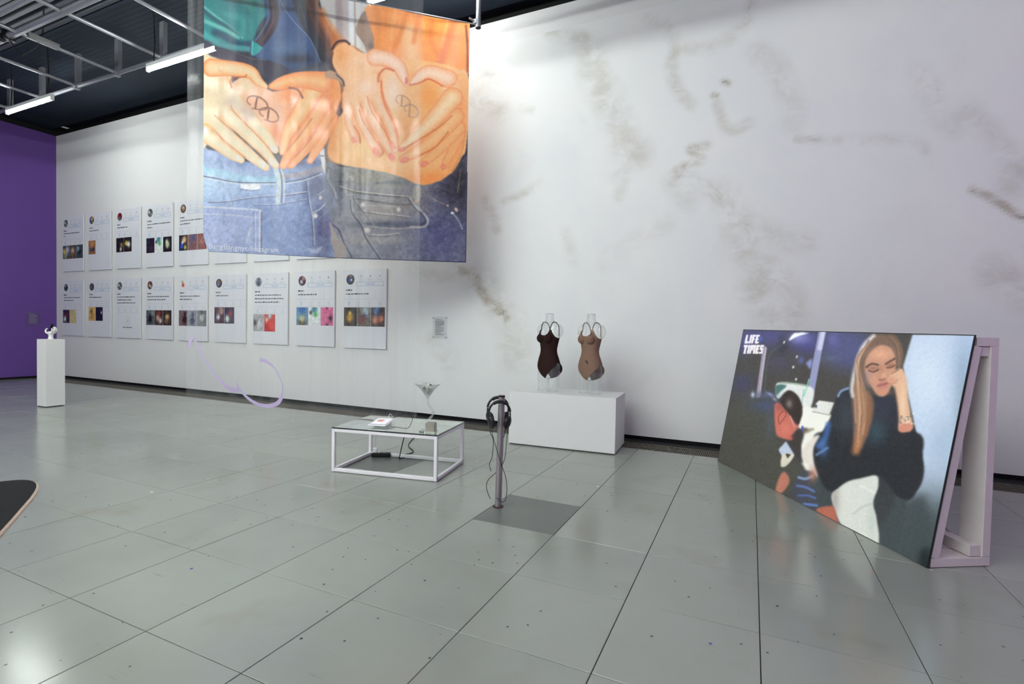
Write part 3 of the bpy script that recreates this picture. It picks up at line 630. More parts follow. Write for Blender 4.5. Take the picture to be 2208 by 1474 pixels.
    for q in range(40): I.line(e([(430 + q * 22, 352 + q * 2.6), (438 + q * 22, 354 + q * 2.6)]), 1.6, (196, 190, 170), .7); I.line(e([(620 + q * 11, 570 + q * .6), (624 + q * 11, 570 + q * .6)]), 1.4, (196, 190, 178), .6); I.line(e([(470 + q * 9, 0 + q * 1.2), (474 + q * 9, 1 + q * 1.2)]), 1.6, (205, 200, 184), .7)
    I.fill(e([(1310, 290), (1420, 310), (1390, 490), (1350, 540), (1290, 480)]), (140, 132, 122), .8)
    for P, r_ in (((545, 562), 5.2), ((1078, 630), 5.4), ((612, 945), 6.4)): I.ell(e([P])[0], (r_, r_), (190, 180, 170)); I.blob((e([P])[0][0] - 1, e([P])[0][1] - 1), (2, 2), (226, 220, 212), .9)
    I.ell(e([(1335, 520)])[0], (4, 3), (176, 140, 120)); I.ell(e([(1930, 640)])[0], (3, 5), (205, 176, 160), -.5); I.ell(e([(1870, 688)])[0], (3, 2.4), (226, 226, 226)); I.ell(e([(1808, 576)])[0], (2.4, 2.4), (196, 170, 150))
    I.gain(1.06); I.grain(7.0, 8, .7, True); I.grain(5.5, 9, 3.0, True); I.clip = None
    I.fill(e([(40, 820), (90, 900), (180, 1090), (290, 1210), (270, 1480), (140, 1480), (110, 1250), (60, 1130), (64, 1000)]), (176, 164, 154), .8); I.fill(e([(70, 1110), (190, 1100), (290, 1215), (275, 1480), (140, 1480), (110, 1250)]), (160, 148, 140), 1, .7)
    # hands, right figure
    E_, S_, H_ = (240, 146, 88), (250, 196, 146), (253, 224, 200)
    I.fill(t([(130, 800), (170, 640), (330, 560), (520, 690), (850, 710), (1000, 800), (1110, 890), (1060, 1000), (960, 930), (820, 910), (750, 990), (735, 1080), (790, 1300), (880, 1500), (300, 1480), (290, 1100), (190, 960)]), S_, 1)
    I.blob(t([(250, 720)])[0], (22, 26), (246, 166, 96), .8); I.blob(t([(600, 800)])[0], (30, 16), (252, 208, 170), .8); I.blob(t([(560, 1050)])[0], (30, 30), (251, 192, 140), .8); I.blob(t([(330, 1200)])[0], (12, 40), (240, 160, 100), .6)
    I.line(t([(130, 660), (200, 560), (300, 540), (360, 580)]), 5, (64, 30, 40), .9, 2); I.line(t([(140, 700), (120, 840), (180, 960)]), 4, (74, 36, 40), .8, 3)
    I.limb(c([(320, 180), (345, 560), (410, 780), (455, 940)]), [22, 20, 18, 12], S_, E_, H_); I.limb(c([(440, 150), (530, 520), (650, 800), (800, 1120)]), [30, 26, 23, 14], S_, E_, H_); I.limb(c([(570, 60), (700, 480), (860, 800), (1050, 1200)]), [36, 31, 26, 14], S_, E_, H_); I.limb(c([(740, -60), (800, 250), (950, 560), (1040, 800), (1080, 1050)]), [36, 32, 27, 23, 13], S_, E_, H_)
    I.fill(c([(290, -140), (500, -260), (760, -240), (840, -60), (860, 160), (700, 260), (520, 300), (300, 260)]), S_, 5, .9); I.blob(c([(620, 60)])[0], (20, 16), (253, 214, 184), .9)
    for P in ([(640, 200), (700, 420), (800, 580)], [(510, 400), (560, 560), (610, 660)], [(800, 590), (920, 760), (1000, 930)], [(640, 700), (780, 900), (870, 1060)]): I.line(c(P), 2.2, (226, 104, 52), .7, 2)
    I.line(c([(860, -40), (870, 160), (940, 400), (1060, 640), (1120, 860)]), 3, (232, 96, 48), .75, 3); I.line(c([(440, 670), (510, 800), (530, 930)]), 4, (200, 80, 44), .7, 3); I.line(c([(820, 930), (890, 1070), (840, 1150)]), 4, (196, 96, 50), .7, 4)
    I.limb(t([(700, 760), (860, 790), (1000, 880), (1060, 1000), (1105, 1115)]), [38, 34, 30, 25, 12], (251, 206, 172), E_, (253, 226, 206)); I.line(t([(740, 1080), (750, 990), (830, 910), (940, 940)]), 4, (206, 88, 52), .8, 3)
    I.fill(t([(1250, 870), (1500, 900), (1700, 930), (1890, 970), (1905, 1480), (1480, 1480), (1440, 1410), (1580, 1260), (1545, 1090), (1400, 1030)]), S_, 1); I.blob(t([(1650, 1150)])[0], (14, 40), (253, 226, 186), .8); I.blob(t([(1800, 1250)])[0], (20, 46), (248, 176, 118), .7)
    I.fill(c([(1790, -60), (2190, -120), (2185, 720), (2100, 1030), (2000, 900), (1820, 620), (1700, 450), (1830, 200)]), (248, 186, 124), 1); I.blob(c([(2080, 400)])[0], (14, 50), (246, 150, 82), .7); I.blob(c([(1950, 120)])[0], (18, 30), (252, 216, 176), .8)
    I.fill(c([(1850, 700), (2160, 600), (2120, 1020), (2000, 1360), (1880, 1400), (1900, 1050)]), (246, 168, 100), 2); I.line(c([(2160, 720), (2110, 1080), (1960, 1380)]), 3, (214, 130, 84), .6, 3)
    I.limb(c([(2080, 820), (1960, 1060), (1830, 1310)]), [24, 21, 13], (248, 178, 114), E_); I.limb(c([(2060, 700), (1850, 940), (1660, 1130), (1490, 1270)]), [30, 26, 22, 15], (248, 184, 120), E_); I.limb(c([(2010, 520), (1760, 800), (1450, 1050), (1190, 1195)]), [38, 32, 26, 16], (248, 186, 122), E_, (252, 206, 150)); I.limb(c([(1960, 220), (1660, 570), (1400, 820), (1190, 1010)]), [46, 36, 27, 16], (250, 206, 150), E_, (253, 232, 196))
    for P in ([(1960, 500), (1750, 690), (1450, 880), (1260, 1000)], [(1900, 760), (1700, 1000), (1480, 1120)]): I.line(c(P), 2.6, (206, 98, 44), .75, 2.4)
    I.limb(t([(1640, 1030), (1420, 950), (1290, 1000), (1175, 1100)]), [40, 33, 27, 11], (251, 206, 168), E_, (253, 226, 204)); I.line(t([(1150, 1120), (1280, 1090), (1380, 1035), (1480, 1070), (1570, 1130)]), 3, (214, 88, 40), .8, 2.4)
    for P, r_, ro in (((1045, 980), (5, 10), -.5), ((1020, 1160), (6, 10), -.6), ((780, 1075), (6, 11), -.5), ((430, 890), (4, 8), -.4), ((1190, 1040), (9, 4.5), -.4), ((1230, 1205), (10, 6), -.3), ((1530, 1265), (9, 6), -.5), ((1825, 1310), (4.5, 7), .3)): I.ell(c([P])[0], r_, (240, 128, 96), ro, 1, .9); I.blob(c([P])[0], (r_[0] * .5, r_[1] * .5), (250, 176, 150), .6)
    I.ell(t([(1105, 1070)])[0], (3, 9), (226, 104, 70), 0, 1, .8)
    # hands, left figure
    F_ = (240, 216, 174); G_ = (230, 176, 116); K_ = (228, 226, 190)
    I.fill(b([(-20, -430), (200, -420), (420, -330), (520, -180), (540, 60), (640, 260), (520, 520), (240, 620), (160, 900), (60, 1060), (-20, 1060)]), F_, 1)
    I.blob(b([(150, 100)])[0], (30, 50), (230, 226, 190), .7); I.blob(b([(100, 420)])[0], (20, 16), (238, 196, 150), .8); I.blob(b([(430, -120)])[0], (14, 26), (246, 196, 146), .7); I.line(b([(180, 20), (360, 130)]), 3, (238, 176, 130), .6, 3)
    I.limb(b([(20, 760), (330, 980), (540, 1130), (690, 1215)]), [34, 27, 22, 14], F_, G_, K_); I.limb(b([(230, 590), (520, 880), (800, 1110), (1090, 1330)]), [36, 31, 25, 16], F_, G_, K_); I.limb(b([(380, 400), (720, 720), (980, 980), (1240, 1290)]), [40, 33, 27, 16], F_, G_, K_); I.limb(b([(590, 300), (850, 590), (1080, 820), (1240, 1060)]), [40, 33, 26, 15], F_, G_, K_)
    I.fill(b([(-20, 100), (300, 0), (560, 230), (420, 440), (150, 640), (-20, 640)]), F_, 6, .9)
    for P in ([(520, 350), (560, 440), (760, 640), (960, 840), (1190, 1090)], [(250, 510), (450, 680), (720, 910), (960, 1080), (1150, 1270)], [(220, 710), (400, 900), (600, 1060), (760, 1170)]): I.line(b(P), 2.0, (190, 96, 44), .75, 1.8)
    I.blob(b([(590, 250)])[0], (14, 12), (190, 176, 150), .6); I.blob(b([(480, 320)])[0], (12, 8), (214, 176, 166), .6); I.blob(b([(740, 420)])[0], (22, 12), (216, 180, 172), .6, .7); I.blob(b([(870, 490)])[0], (8, 10), (190, 168, 146), .6); I.blob(b([(780, 560)])[0], (10, 8), (224, 186, 176), .5); I.grain(0.6, 21, 1)
    I.ell(b([(95, 755)])[0], (7, 9), (236, 236, 236), 0, 2, .9); I.line(b([(40, 640), (130, 660), (230, 720)]), 3, (232, 170, 70), .7, 3)
    for P, r_, ro in (((630, 1180), (7, 5), .5), ((1025, 1280), (9, 7), .7), ((1180, 1240), (8, 7), .8), ((1200, 1030), (6, 8), -.5)): I.ell(b([P])[0], r_, (232, 226, 212), ro, 1.2, .9)
    I.limb(a([(200, 1080), (450, 1090), (680, 1110), (850, 1160), (960, 1290), (1085, 1375)]), [40, 34, 32, 28, 21, 10], (244, 204, 152), (238, 132, 66), (240, 220, 176)); I.line(a([(530, 1400), (510, 1300), (570, 1235), (740, 1220), (770, 1190)]), 3, (206, 96, 48), .8, 2); I.line(a([(330, 1120), (430, 1200), (500, 1310)]), 3, (236, 160, 104), .6, 3)
    C2 = (248, 172, 106); D2 = (238, 134, 72)
    I.fill(b([(1480, 70), (1760, -60), (2208, -90), (2290, 200), (2230, 420), (2060, 900), (1900, 760), (1760, 420), (1690, 250)]), C2, 1); I.blob(b([(1800, 120)])[0], (18, 30), (250, 206, 150), .8); I.blob(b([(2100, 200)])[0], (26, 40), (242, 138, 66), .7); I.line(b([(2280, 300), (2180, 560), (2060, 860)]), 5, (120, 56, 50), .5, 5)
    I.limb(b([(2130, 560), (1960, 930), (1800, 1230)]), [32, 24, 13], C2, D2); I.limb(b([(2080, 480), (1850, 850), (1660, 1110), (1490, 1300)]), [34, 29, 23, 15], C2, D2); I.limb(b([(2000, 330), (1760, 720), (1520, 1040), (1370, 1300)]), [38, 34, 28, 17], C2, D2, (250, 192, 130)); I.limb(b([(1850, 120), (1660, 450), (1450, 760), (1355, 1090)]), [46, 38, 30, 14], (249, 190, 124), D2, (250, 218, 170))
    for P in ([(1830, 560), (1620, 850), (1430, 1060)], [(1900, 760), (1720, 1000), (1560, 1170)]): I.line(b(P), 2.4, (196, 88, 40), .7, 2)
    I.limb(a([(2000, 1310), (1700, 1280), (1480, 1290), (1300, 1340), (1180, 1370)]), [46, 36, 30, 27, 14], C2, D2, (250, 206, 150)); I.line(b([(1470, 80), (1600, 110), (1680, 240)]), 4, (104, 48, 50), .8, 2.6); I.line(a([(1110, 1380), (1180, 1420), (1260, 1450), (1440, 1420)]), 2, (222, 110, 56), .7)
    for P, r_, ro in (((1430, 1240), (4, 6), .5), ((1530, 1290), (5, 7), .5), ((1800, 1215), (5, 6), .3)): I.ell(b([P])[0], r_, (250, 188, 160), ro, 1, .7)
    I.fill(b([(1250, 1140), (1330, 1140), (1320, 1180), (1290, 1190)]), (74, 34, 36), .8)
    I.fill(t([(50, 960), (140, 940), (270, 1040), (280, 1130), (200, 1060), (60, 1030)]), (190, 150, 120), 1); I.line(t([(190, 990), (270, 1060), (290, 1130)]), 4, (70, 56, 66), .8)
    # tattoos
    def dd(m, P1, S1, P2, S2, col, al, wd):
        for P, S in ((P1, S1), (P2, S2)): I.line(m(P), wd, col, al, .9); I.line(m(P[3:7]), wd * 1.5, col, al * .8, .9); I.line(m(S), wd * 1.9, col, al, .9)
    dd(b, [(835, 340), (782, 290), (800, 222), (880, 195), (980, 220), (1080, 290), (1118, 370), (1080, 412), (1000, 415), (860, 392)], [(940, 232), (910, 398)], [(1042, 520), (986, 470), (990, 412), (1060, 386), (1150, 392), (1250, 460), (1290, 540), (1260, 600), (1190, 610), (1058, 575)], [(1132, 420), (1110, 580)], (124, 76, 56), .95, 2.2)
    dd(c, [(1130, 320), (1090, 262), (1112, 202), (1180, 186), (1268, 232), (1310, 300), (1290, 340), (1230, 360), (1150, 356)], [(1186, 202), (1176, 350)], [(1252, 440), (1222, 400), (1242, 342), (1310, 322), (1398, 372), (1440, 450), (1410, 520), (1350, 532), (1272, 516)], [(1310, 342), (1292, 510)], (178, 136, 104), .8, 2.0)
    I.soften(.55); I.grain(2.5, 33, .6); I.grain(1.5, 34, 2.0)
    return I
BART = banner_art(); Hb = homography([(0, 0), (1, 0), (1, 1), (0, 1)], BPX)
def bdisp(u, v):
    amp = .012 * np.sin(u * 19 + 1) * (.5 + .5 * v) + .02 * np.sin(u * 5.2) * (1 - v * .6)
    P = amp[:, None] * np.array(bnor)[None, :]
    curl = np.exp(-((u / .02) ** 2)) * np.clip(1 - v / .07, 0, 1) ** 1.5 * .055
    P = P + curl[:, None] * np.array(bdir)[None, :]
    P[:, 2] += -.012 * np.sin(u * math.pi) * (1 - v)
    return P
me = print_sheet('banner_cloth', (BL, BR, TR_, TL_), 470, 490, lambda u, v: BART.sample(hmap(Hb, np.c_[u, v])), bdisp)
ban = tag(empty('photo_banner', (-4.41, 4.68, 2.1)), 'large sheer fabric banner printed with two pairs of hands forming hearts over jeans', 'banner')
def under(o, par): o.parent = par; o.matrix_parent_inverse = Matrix.Translation(-Vector(par.location)); return o
under(put('cloth', me, print_mat('printed_voile', .9, 0, .05, .12, .15)), ban)
hm = MB(); hm.tube([Vector(BL) + bdir * .06 + Vector((0, 0, .002)), Vector(BL).lerp(Vector(BR), .5) + Vector((0, 0, -.012)), Vector(BR)], .006, 6); under(put('bottom_hem', hm, mat('navy_hem', (42, 44, 82), .8)), ban)
hm = MB(); hm.tube([Vector(BR), Vector(BR).lerp(Vector(TR_), .38)], .005, 6); under(put('side_hem', hm, mat('navy_hem')), ban)
rodz = MB(); rodz.tube([Vector(TL_) + Vector((0, 0, .01)) - bdir * .1, Vector(TR_) + Vector((0, 0, .0)) + bdir * .12], .008, 8); under(put('top_rod', rodz, STEEL), ban)
tx = text_mesh('BangBangnyc/Instagram', .085); vsn = np.array([v.co[:] for v in tx.vertices]); o0 = Vector(BL) + bdir * .06 + bnor * .03 + Vector((0, 0, .03))
wtx = vsn[:, 0].max()
for v in tx.vertices:
    x_, y_ = v.co.x, v.co.y; uu = x_ / wtx * .72
    off = .012 * math.sin((uu / 2.94 + .02) * 19 + 1) * .5 + .02 * math.sin((uu / 2.94 + .02) * 5.2)
    v.co = o0 + bdir * uu + Vector((0, 0, y_ * 1.0 - .012 * math.sin(uu / 2.94 * math.pi))) + bnor * (off - .022)
under(put('printed_lettering', tx, mat('white_print', (226, 230, 238), .8)), ban)
for (P, lb) in ((Vector((-3.093, 5.51, 0)), 'grey steel tube hanging from the ceiling beside the photo banner'),):
    pt = tag(empty('banner_hanging_tube', (P.x, P.y, 4.95)), lb, 'pipe')
    put('tube', MB().tube([(0, 0, 0), (0, 0, CEIL - 4.95)], .029, 14, False).mesh('tube', smooth=True), STEEL, pt)
    put('tube_rim', MB().tube([(0, 0, -.004), (0, 0, .03)], .033, 14, False), STEEL, pt)
    put('eye_clamp', MB().box((-.03, -.02, .07), (.05, .03, .05)).tube([(-.03, -.02, .07), (-.09, -.07, .10)], .012, 6), STEEL, pt)

# ------------------------------------------------------------------ clear vinyl sheet with a printed flourish
V0, VD = Vector((-5.524, 3.554, 0)), Vector((0.898, 0.439, 0)); VW = 2.49; VN = Vector((VD.y, -VD.x, 0))
vin = tag(empty('clear_vinyl_sheet', V0 + VD * (VW / 2) + Vector((0, 0, .12))), 'tall clear vinyl sheet hanging in soft folds in front of the photo banner', 'vinyl sheet')
def vwave(s): return .014 * math.sin(s * 7.0) + .006 * math.sin(s * 17 + 1.2) + .016 * math.exp(-((s - 1.82) / .03) ** 2) + .012 * math.exp(-((s - 1.61) / .02) ** 2)
vs = []; n = 170; zs = [.12, .7, 1.3, 2.2, 3.4, 4.6, 4.92]
for z in zs:
    for k in range(n + 1):
        s_ = VW * k / n; vs.append(V0 + VD * s_ + VN * vwave(s_) + Vector((0, 0, z)))
fs = [(r * (n + 1) + k, r * (n + 1) + k + 1, (r + 1) * (n + 1) + k + 1, (r + 1) * (n + 1) + k) for r in range(len(zs) - 1) for k in range(n)]
VIN = clear_mat('clear_vinyl', (.96, .965, .968), .06, .0, .12, True, .9, .012)
under(put('sheet', MB().add(vs, fs).mesh('sheet', smooth=True), VIN), vin)
under(put('hanging_rail', MB().tube([V0 + Vector((0, 0, 4.92)), V0 + VD * VW + Vector((0, 0, 4.92))], .02, 8), STEEL), vin)
for k in (.08, .82):
    under(put('hanging_wire', MB().tube([V0 + VD * VW * k + Vector((0, 0, 4.92)), V0 + VD * VW * k + Vector((0, 0, CEIL + .03))], .005, 5), STEEL), vin)
pxs = [(412, 730), (610, 730), (610, 880), (412, 880)]; r1 = tr(380, 680, 3.687)
Hv = homography([(402, 840), (900, 840), (900, 600), (402, 600)], [(0, .602), (2.491, .646), (2.4726, 1.8577), (-.0043, 1.8033)])
def ribbon(pts, ws):
    P = spline(r1(pts), 8); Wd = np.interp(np.linspace(0, 1, len(P)), np.linspace(0, 1, len(ws)), ws) / 3.687 / 2
    Tn = np.gradient(P, axis=0); Tn /= np.linalg.norm(Tn, axis=1)[:, None] + 1e-9; Nn = np.c_[-Tn[:, 1], Tn[:, 0]]
    Q = np.r_[P + Nn * Wd[:, None], P - Nn * Wd[:, None]]; q = hmap(Hv, Q); m_ = len(P)
    return MB().add([V0 + VD * s_ + VN * (vwave(s_) + .004) + Vector((0, 0, z_)) for s_, z_ in q], [(i, i + 1, m_ + i + 1, m_ + i) for i in range(m_ - 1)])
LAV = mat('lavender_print', (186, 172, 206), .7)
fl = ribbon([(122, 258), (112, 220), (135, 175), (160, 205), (220, 330), (300, 450), (400, 560), (450, 590), (478, 598), (488, 560), (470, 535)], [22, 26, 14, 14, 15, 17, 26, 34, 30, 14, 3])
f2 = ribbon([(472, 540), (510, 600), (570, 660), (650, 705), (730, 718), (800, 700), (836, 660), (850, 600), (845, 540), (815, 470), (770, 405), (715, 365), (665, 350)], [3, 16, 20, 26, 32, 34, 30, 10, 7, 9, 14, 24, 32])
fl.add(f2.v, f2.f); under(put('printed_flourish', fl, LAV), vin)
# ------------------------------------------------------------------ profile prints on the white wall
PAPER = mat('white_board_print', (224, 226, 230), .45); INK = mat('grey_ink', (70, 72, 78), .7); BLUE = mat('blue_ink', (96, 150, 205), .7); PALE = mat('pale_grey_ink', (176, 180, 186), .7); BOARD_EDGE = mat('board_edge', (196, 196, 190), .7)
PW, PH = .86, 1.245
def flat(name, quads, m, parent, y=-.004, stuff=True):
    mb = MB()
    for (x0, z0, x1, z1) in quads: mb.add([(x0, y, z0), (x1, y, z0), (x1, y, z1), (x0, y, z1)], [(0, 1, 2, 3)])
    o = put(name, mb, m, parent)
    if len(quads) > 1: o['kind'] = 'stuff'
    return o
FOLLOW = text_mesh('+ FOLLOW', .036, 'CENTER'); POSTS = {s: text_mesh(s, .028, 'CENTER') for s in ('posts', 'followers', 'following')}; NUM = {}
def txt(name, me, m, parent, x, z):
    if not me.materials: me.materials.append(m)
    o = put(name, me, None, parent, (x, -.0065, z)); o.rotation_euler = (math.pi / 2, 0, 0); return o
DARK = (28, 22, 30)
TH = {  # thumbnails: base colour, then soft patches (x, z, size, colour)
 'dark': (DARK, [(.5, .5, .3, (90, 80, 110))]), 'city': ((50, 60, 80), [(.4, .3, .4, (150, 150, 120)), (.7, .7, .3, (190, 190, 200)), (.2, .6, .2, (220, 190, 60))]), 'face': ((70, 60, 52), [(.5, .55, .32, (205, 175, 150)), (.5, .2, .3, (120, 90, 70))]),
 'fig': ((60, 76, 80), [(.5, .5, .25, (20, 20, 26)), (.3, .7, .2, (150, 180, 190))]), 'wood': ((160, 106, 60), [(.35, .35, .2, (40, 70, 120)), (.7, .35, .18, (30, 40, 60)), (.5, .8, .3, (190, 140, 90))]), 'guitar': ((24, 18, 22), [(.7, .5, .2, (150, 130, 90)), (.6, .2, .15, (230, 220, 200))]), 'necklace': ((22, 18, 14), [(.3, .6, .18, (220, 190, 70)), (.6, .5, .25, (235, 230, 220)), (.5, .2, .2, (40, 30, 20))]),
 'plum': ((32, 22, 44), [(.6, .3, .3, (52, 34, 52))]), 'page': ((226, 232, 228), [(.5, .88, .25, (60, 130, 150)), (.6, .6, .16, (60, 170, 80)), (.2, .7, .12, (30, 30, 30))]), 'splash': ((20, 14, 26), [(.5, .5, .28, (190, 200, 150)), (.4, .7, .14, (210, 210, 200))]), 'carnival': ((40, 30, 50), [(.3, .3, .2, (40, 80, 190)), (.6, .7, .25, (220, 180, 120)), (.4, .55, .12, (230, 230, 220)), (.7, .2, .15, (200, 190, 60))]), 'rust': ((108, 48, 52), [(.5, .8, .3, (60, 50, 110))]), 'rust2': ((120, 52, 48), [(.5, .5, .3, (150, 90, 80))]),
 'cream': ((205, 192, 136), [(.5, .9, .2, (190, 178, 120))]), 'note': ((214, 180, 110), [(.5, .3, .3, (190, 140, 70)), (.4, .7, .2, (120, 90, 50))]), 'night': ((16, 14, 40), [(.8, .6, .1, (230, 230, 230))]), 'cat': ((84, 94, 100), [(.5, .4, .3, (20, 20, 24)), (.8, .8, .2, (130, 140, 140))]), 'food': ((60, 44, 40), [(.4, .5, .25, (190, 160, 140)), (.7, .3, .2, (200, 190, 180)), (.6, .8, .2, (130, 40, 40))]), 'burger': ((50, 40, 34), [(.5, .55, .25, (190, 160, 120)), (.4, .25, .2, (120, 90, 70))]),
 'statue': ((120, 100, 104), [(.65, .4, .3, (44, 18, 24)), (.7, .8, .15, (44, 18, 24))]), 'man': ((140, 150, 160), [(.5, .35, .3, (60, 64, 84)), (.55, .75, .15, (70, 60, 70))]), 'street': ((120, 124, 126), [(.5, .55, .25, (190, 190, 186)), (.5, .9, .2, (70, 74, 78))]), 'crowd': ((70, 36, 56), [(.4, .4, .2, (190, 200, 205)), (.7, .8, .3, (160, 130, 120))]), 'club': ((46, 26, 60), [(.3, .3, .25, (200, 220, 205)), (.6, .6, .2, (140, 40, 50))]), 'grey': ((168, 164, 168), [(.15, .5, .2, (70, 68, 82)), (.6, .4, .3, (200, 198, 198))]), 'tutu': ((190, 50, 50), [(.5, .9, .2, (180, 214, 214)), (.6, .4, .3, (215, 60, 54)), (.2, .7, .2, (230, 170, 150))]),
 'beach': ((120, 160, 190), [(.5, .1, .4, (96, 80, 60)), (.5, .4, .25, (205, 206, 160)), (.5, .95, .4, (60, 110, 170))]), 'pink': ((214, 110, 150), [(.8, .4, .16, (30, 26, 34)), (.5, .0, .12, (40, 24, 34)), (.5, 1.0, .1, (60, 30, 44))]), 'gold': ((44, 34, 28), [(.45, .45, .28, (196, 150, 50)), (.45, .7, .12, (226, 200, 100))]), 'garden': ((96, 90, 74), [(.4, .4, .25, (130, 40, 50)), (.6, .8, .3, (170, 190, 200)), (.5, .55, .15, (40, 40, 60))]), 'friends': ((60, 46, 52), [(.3, .35, .25, (205, 130, 100)), (.75, .4, .22, (190, 120, 90)), (.4, .85, .25, (70, 110, 160))]), 'white': ((232, 228, 222), [(.5, .4, .25, (180, 60, 60)), (.4, .7, .15, (120, 130, 60))]), 'teal': ((150, 36, 46), [(.4, .2, .3, (40, 120, 120)), (.6, .7, .2, (70, 20, 30))]), 'hair': ((44, 30, 40), [(.5, .7, .3, (120, 90, 70)), (.4, .4, .25, (90, 110, 150))]), 'logo': ((56, 46, 48), [(.5, .45, .2, (50, 100, 200)), (.6, .45, .1, (230, 230, 240)), (.5, .9, .2, (150, 120, 110))]), 'gallery': ((80, 80, 78), [(.3, .6, .2, (210, 214, 212)), (.7, .3, .2, (150, 160, 160))])}
def thumb_cols(key, seed):
    base, bl = TH[key]; rs = np.random.RandomState(seed)
    def f(u, v):
        c = np.ones((len(u), 3)) * np.array(base, float)
        for (x, z, s_, col) in bl:
            m = np.exp(-(((u - x) / s_) ** 2 + ((v - z) / s_) ** 2) * 1.6)[:, None]; m = np.clip(m * 1.5, 0, 1); c = c * (1 - m) + np.array(col) * m
        return np.clip(c + rs.randn(len(u), 1) * 16, 0, 255)
    return f
TPM = print_mat('small_photo_print', .5)
def avatar(key, seed, parent):
    cx, cz, r = .145, PH - .155, .083; vs = [(cx, -.004, cz)]; uv = [(.5, .5)]
    for ring in range(1, 6):
        for k in range(20):
            a = 2 * math.pi * k / 20; q = ring / 5; vs.append((cx + r * q * math.cos(a), -.004, cz + r * q * math.sin(a))); uv.append((.5 + .5 * q * math.cos(a), .5 + .5 * q * math.sin(a)))
    fs = [(0, 1 + k, 1 + (k + 1) % 20) for k in range(20)] + [(1 + (g - 1) * 20 + k, 1 + g * 20 + k, 1 + g * 20 + (k + 1) % 20, 1 + (g - 1) * 20 + (k + 1) % 20) for g in range(1, 5) for k in range(20)]
    me = bpy.data.meshes.new('avatar'); me.from_pydata(vs, [], fs); uv = np.array(uv); c = lin(thumb_cols(key, seed)(uv[:, 0], uv[:, 1])); ca = me.color_attributes.new('Print', 'FLOAT_COLOR', 'POINT'); ca.data.foreach_set('color', np.c_[c, np.ones(len(c))].astype(np.float32).ravel())
    put('avatar', me, TPM, parent)
def bars(lines, z0, seed, h=.020, x0=.055, step=.062):
    rs = random.Random(seed); q = []
    for i, ln in enumerate(lines):
        x = x0; end = x0 + ln
        while x < end - .01:
            wd = min(rs.uniform(.02, .075), end - x); q.append((x, z0 - i * step, x + wd, z0 - i * step + h * rs.choice((.8, .8, 1.0)))); x += wd + .012
    return q
PR = [  # row, column, avatar, counts, text line lengths, thumbnails, label
 (0, 0, 'gallery', '3 8 17', [.66, .05], ['city', 'face', 'fig'], 'upper print nearest the purple wall with three photos, one a pale face'),
 (0, 1, 'carnival', '1 4 26', [.36], ['wood'], 'upper print showing a single brown wooden photo'),
 (0, 2, 'teal', '2 6 18', [.36], ['guitar', 'necklace'], 'upper print with two dark photos, one of a bright necklace'),
 (0, 3, 'gallery', '3 8 26', [.74, .16], ['plum', 'page', 'splash'], 'upper print with a white and green page photo in the middle'),
 (0, 4, 'face', '9 7 19', [.7, .3], ['carnival', 'rust', 'rust2'], 'upper print cut across by the vinyl edge with a colourful carnival photo'),
 (0, 5, 'hair', '4 5 20', [.6, .4], ['club', 'fig', 'street'], 'upper print behind the photo banner, only its lower edge showing under the pocket lettering'),
 (0, 6, 'food', '2 9 31', [.5], ['beach', 'food'], 'upper print mostly hidden behind the photo banner, above the red photo print'),
 (0, 7, 'man', '7 3 12', [.66], ['cat', 'gold', 'pink'], 'upper print mostly hidden behind the photo banner, above the blue sky and pink print'),
 (0, 8, 'logo', '5 2 14', [.6, .2], ['friends', 'garden'], 'upper print hidden behind the photo banner, above the golden photo print'),
 (1, 0, 'fig', '2 10 21', [.68, .4], ['club', 'cream'], 'lower print nearest the purple wall with a dark photo beside a plain cream one'),
 (1, 1, 'hair', '2 8 17', [.46], ['note', 'night'], 'lower print with a yellow note photo beside a night photo'),
 (1, 2, 'gallery', '0 4 22', [.62, .5, .64], [], 'lower print without photos, showing a small round camera symbol'),
 (1, 3, 'food', '3 8 16', [.7, .6], ['cat', 'food', 'burger'], 'lower print with a black cat photo and two food photos'),
 (1, 4, 'white', '4 6 20', [.6, .36], ['statue', 'man', 'street'], 'lower print cut across by the vinyl edge with a brown silhouette photo'),
 (1, 5, 'hair', '2 6 11', [.34], ['crowd', 'club'], 'lower print with two dark party photos'),
 (1, 6, 'man', '6 4 35', [.66, .7, .6], ['grey', 'tutu'], 'lower print with a grey photo beside a red one'),
 (1, 7, 'crowd', '3 9 20', [.42], ['beach', 'page', 'pink'], 'lower print with a blue sky photo and a pink photo'),
 (1, 8, 'logo', '3 8 12', [.46], ['gold', 'garden', 'friends'], 'lower print with a golden photo, nearest the marbled wall')]
PANEL = MB().box((PW / 2, .009, PH / 2), (PW, .022, PH)).mesh('board', bevel=.001); PANEL.materials.append(PAPER)
COLX = [-14.345 + 1.0475 * k for k in range(9)]
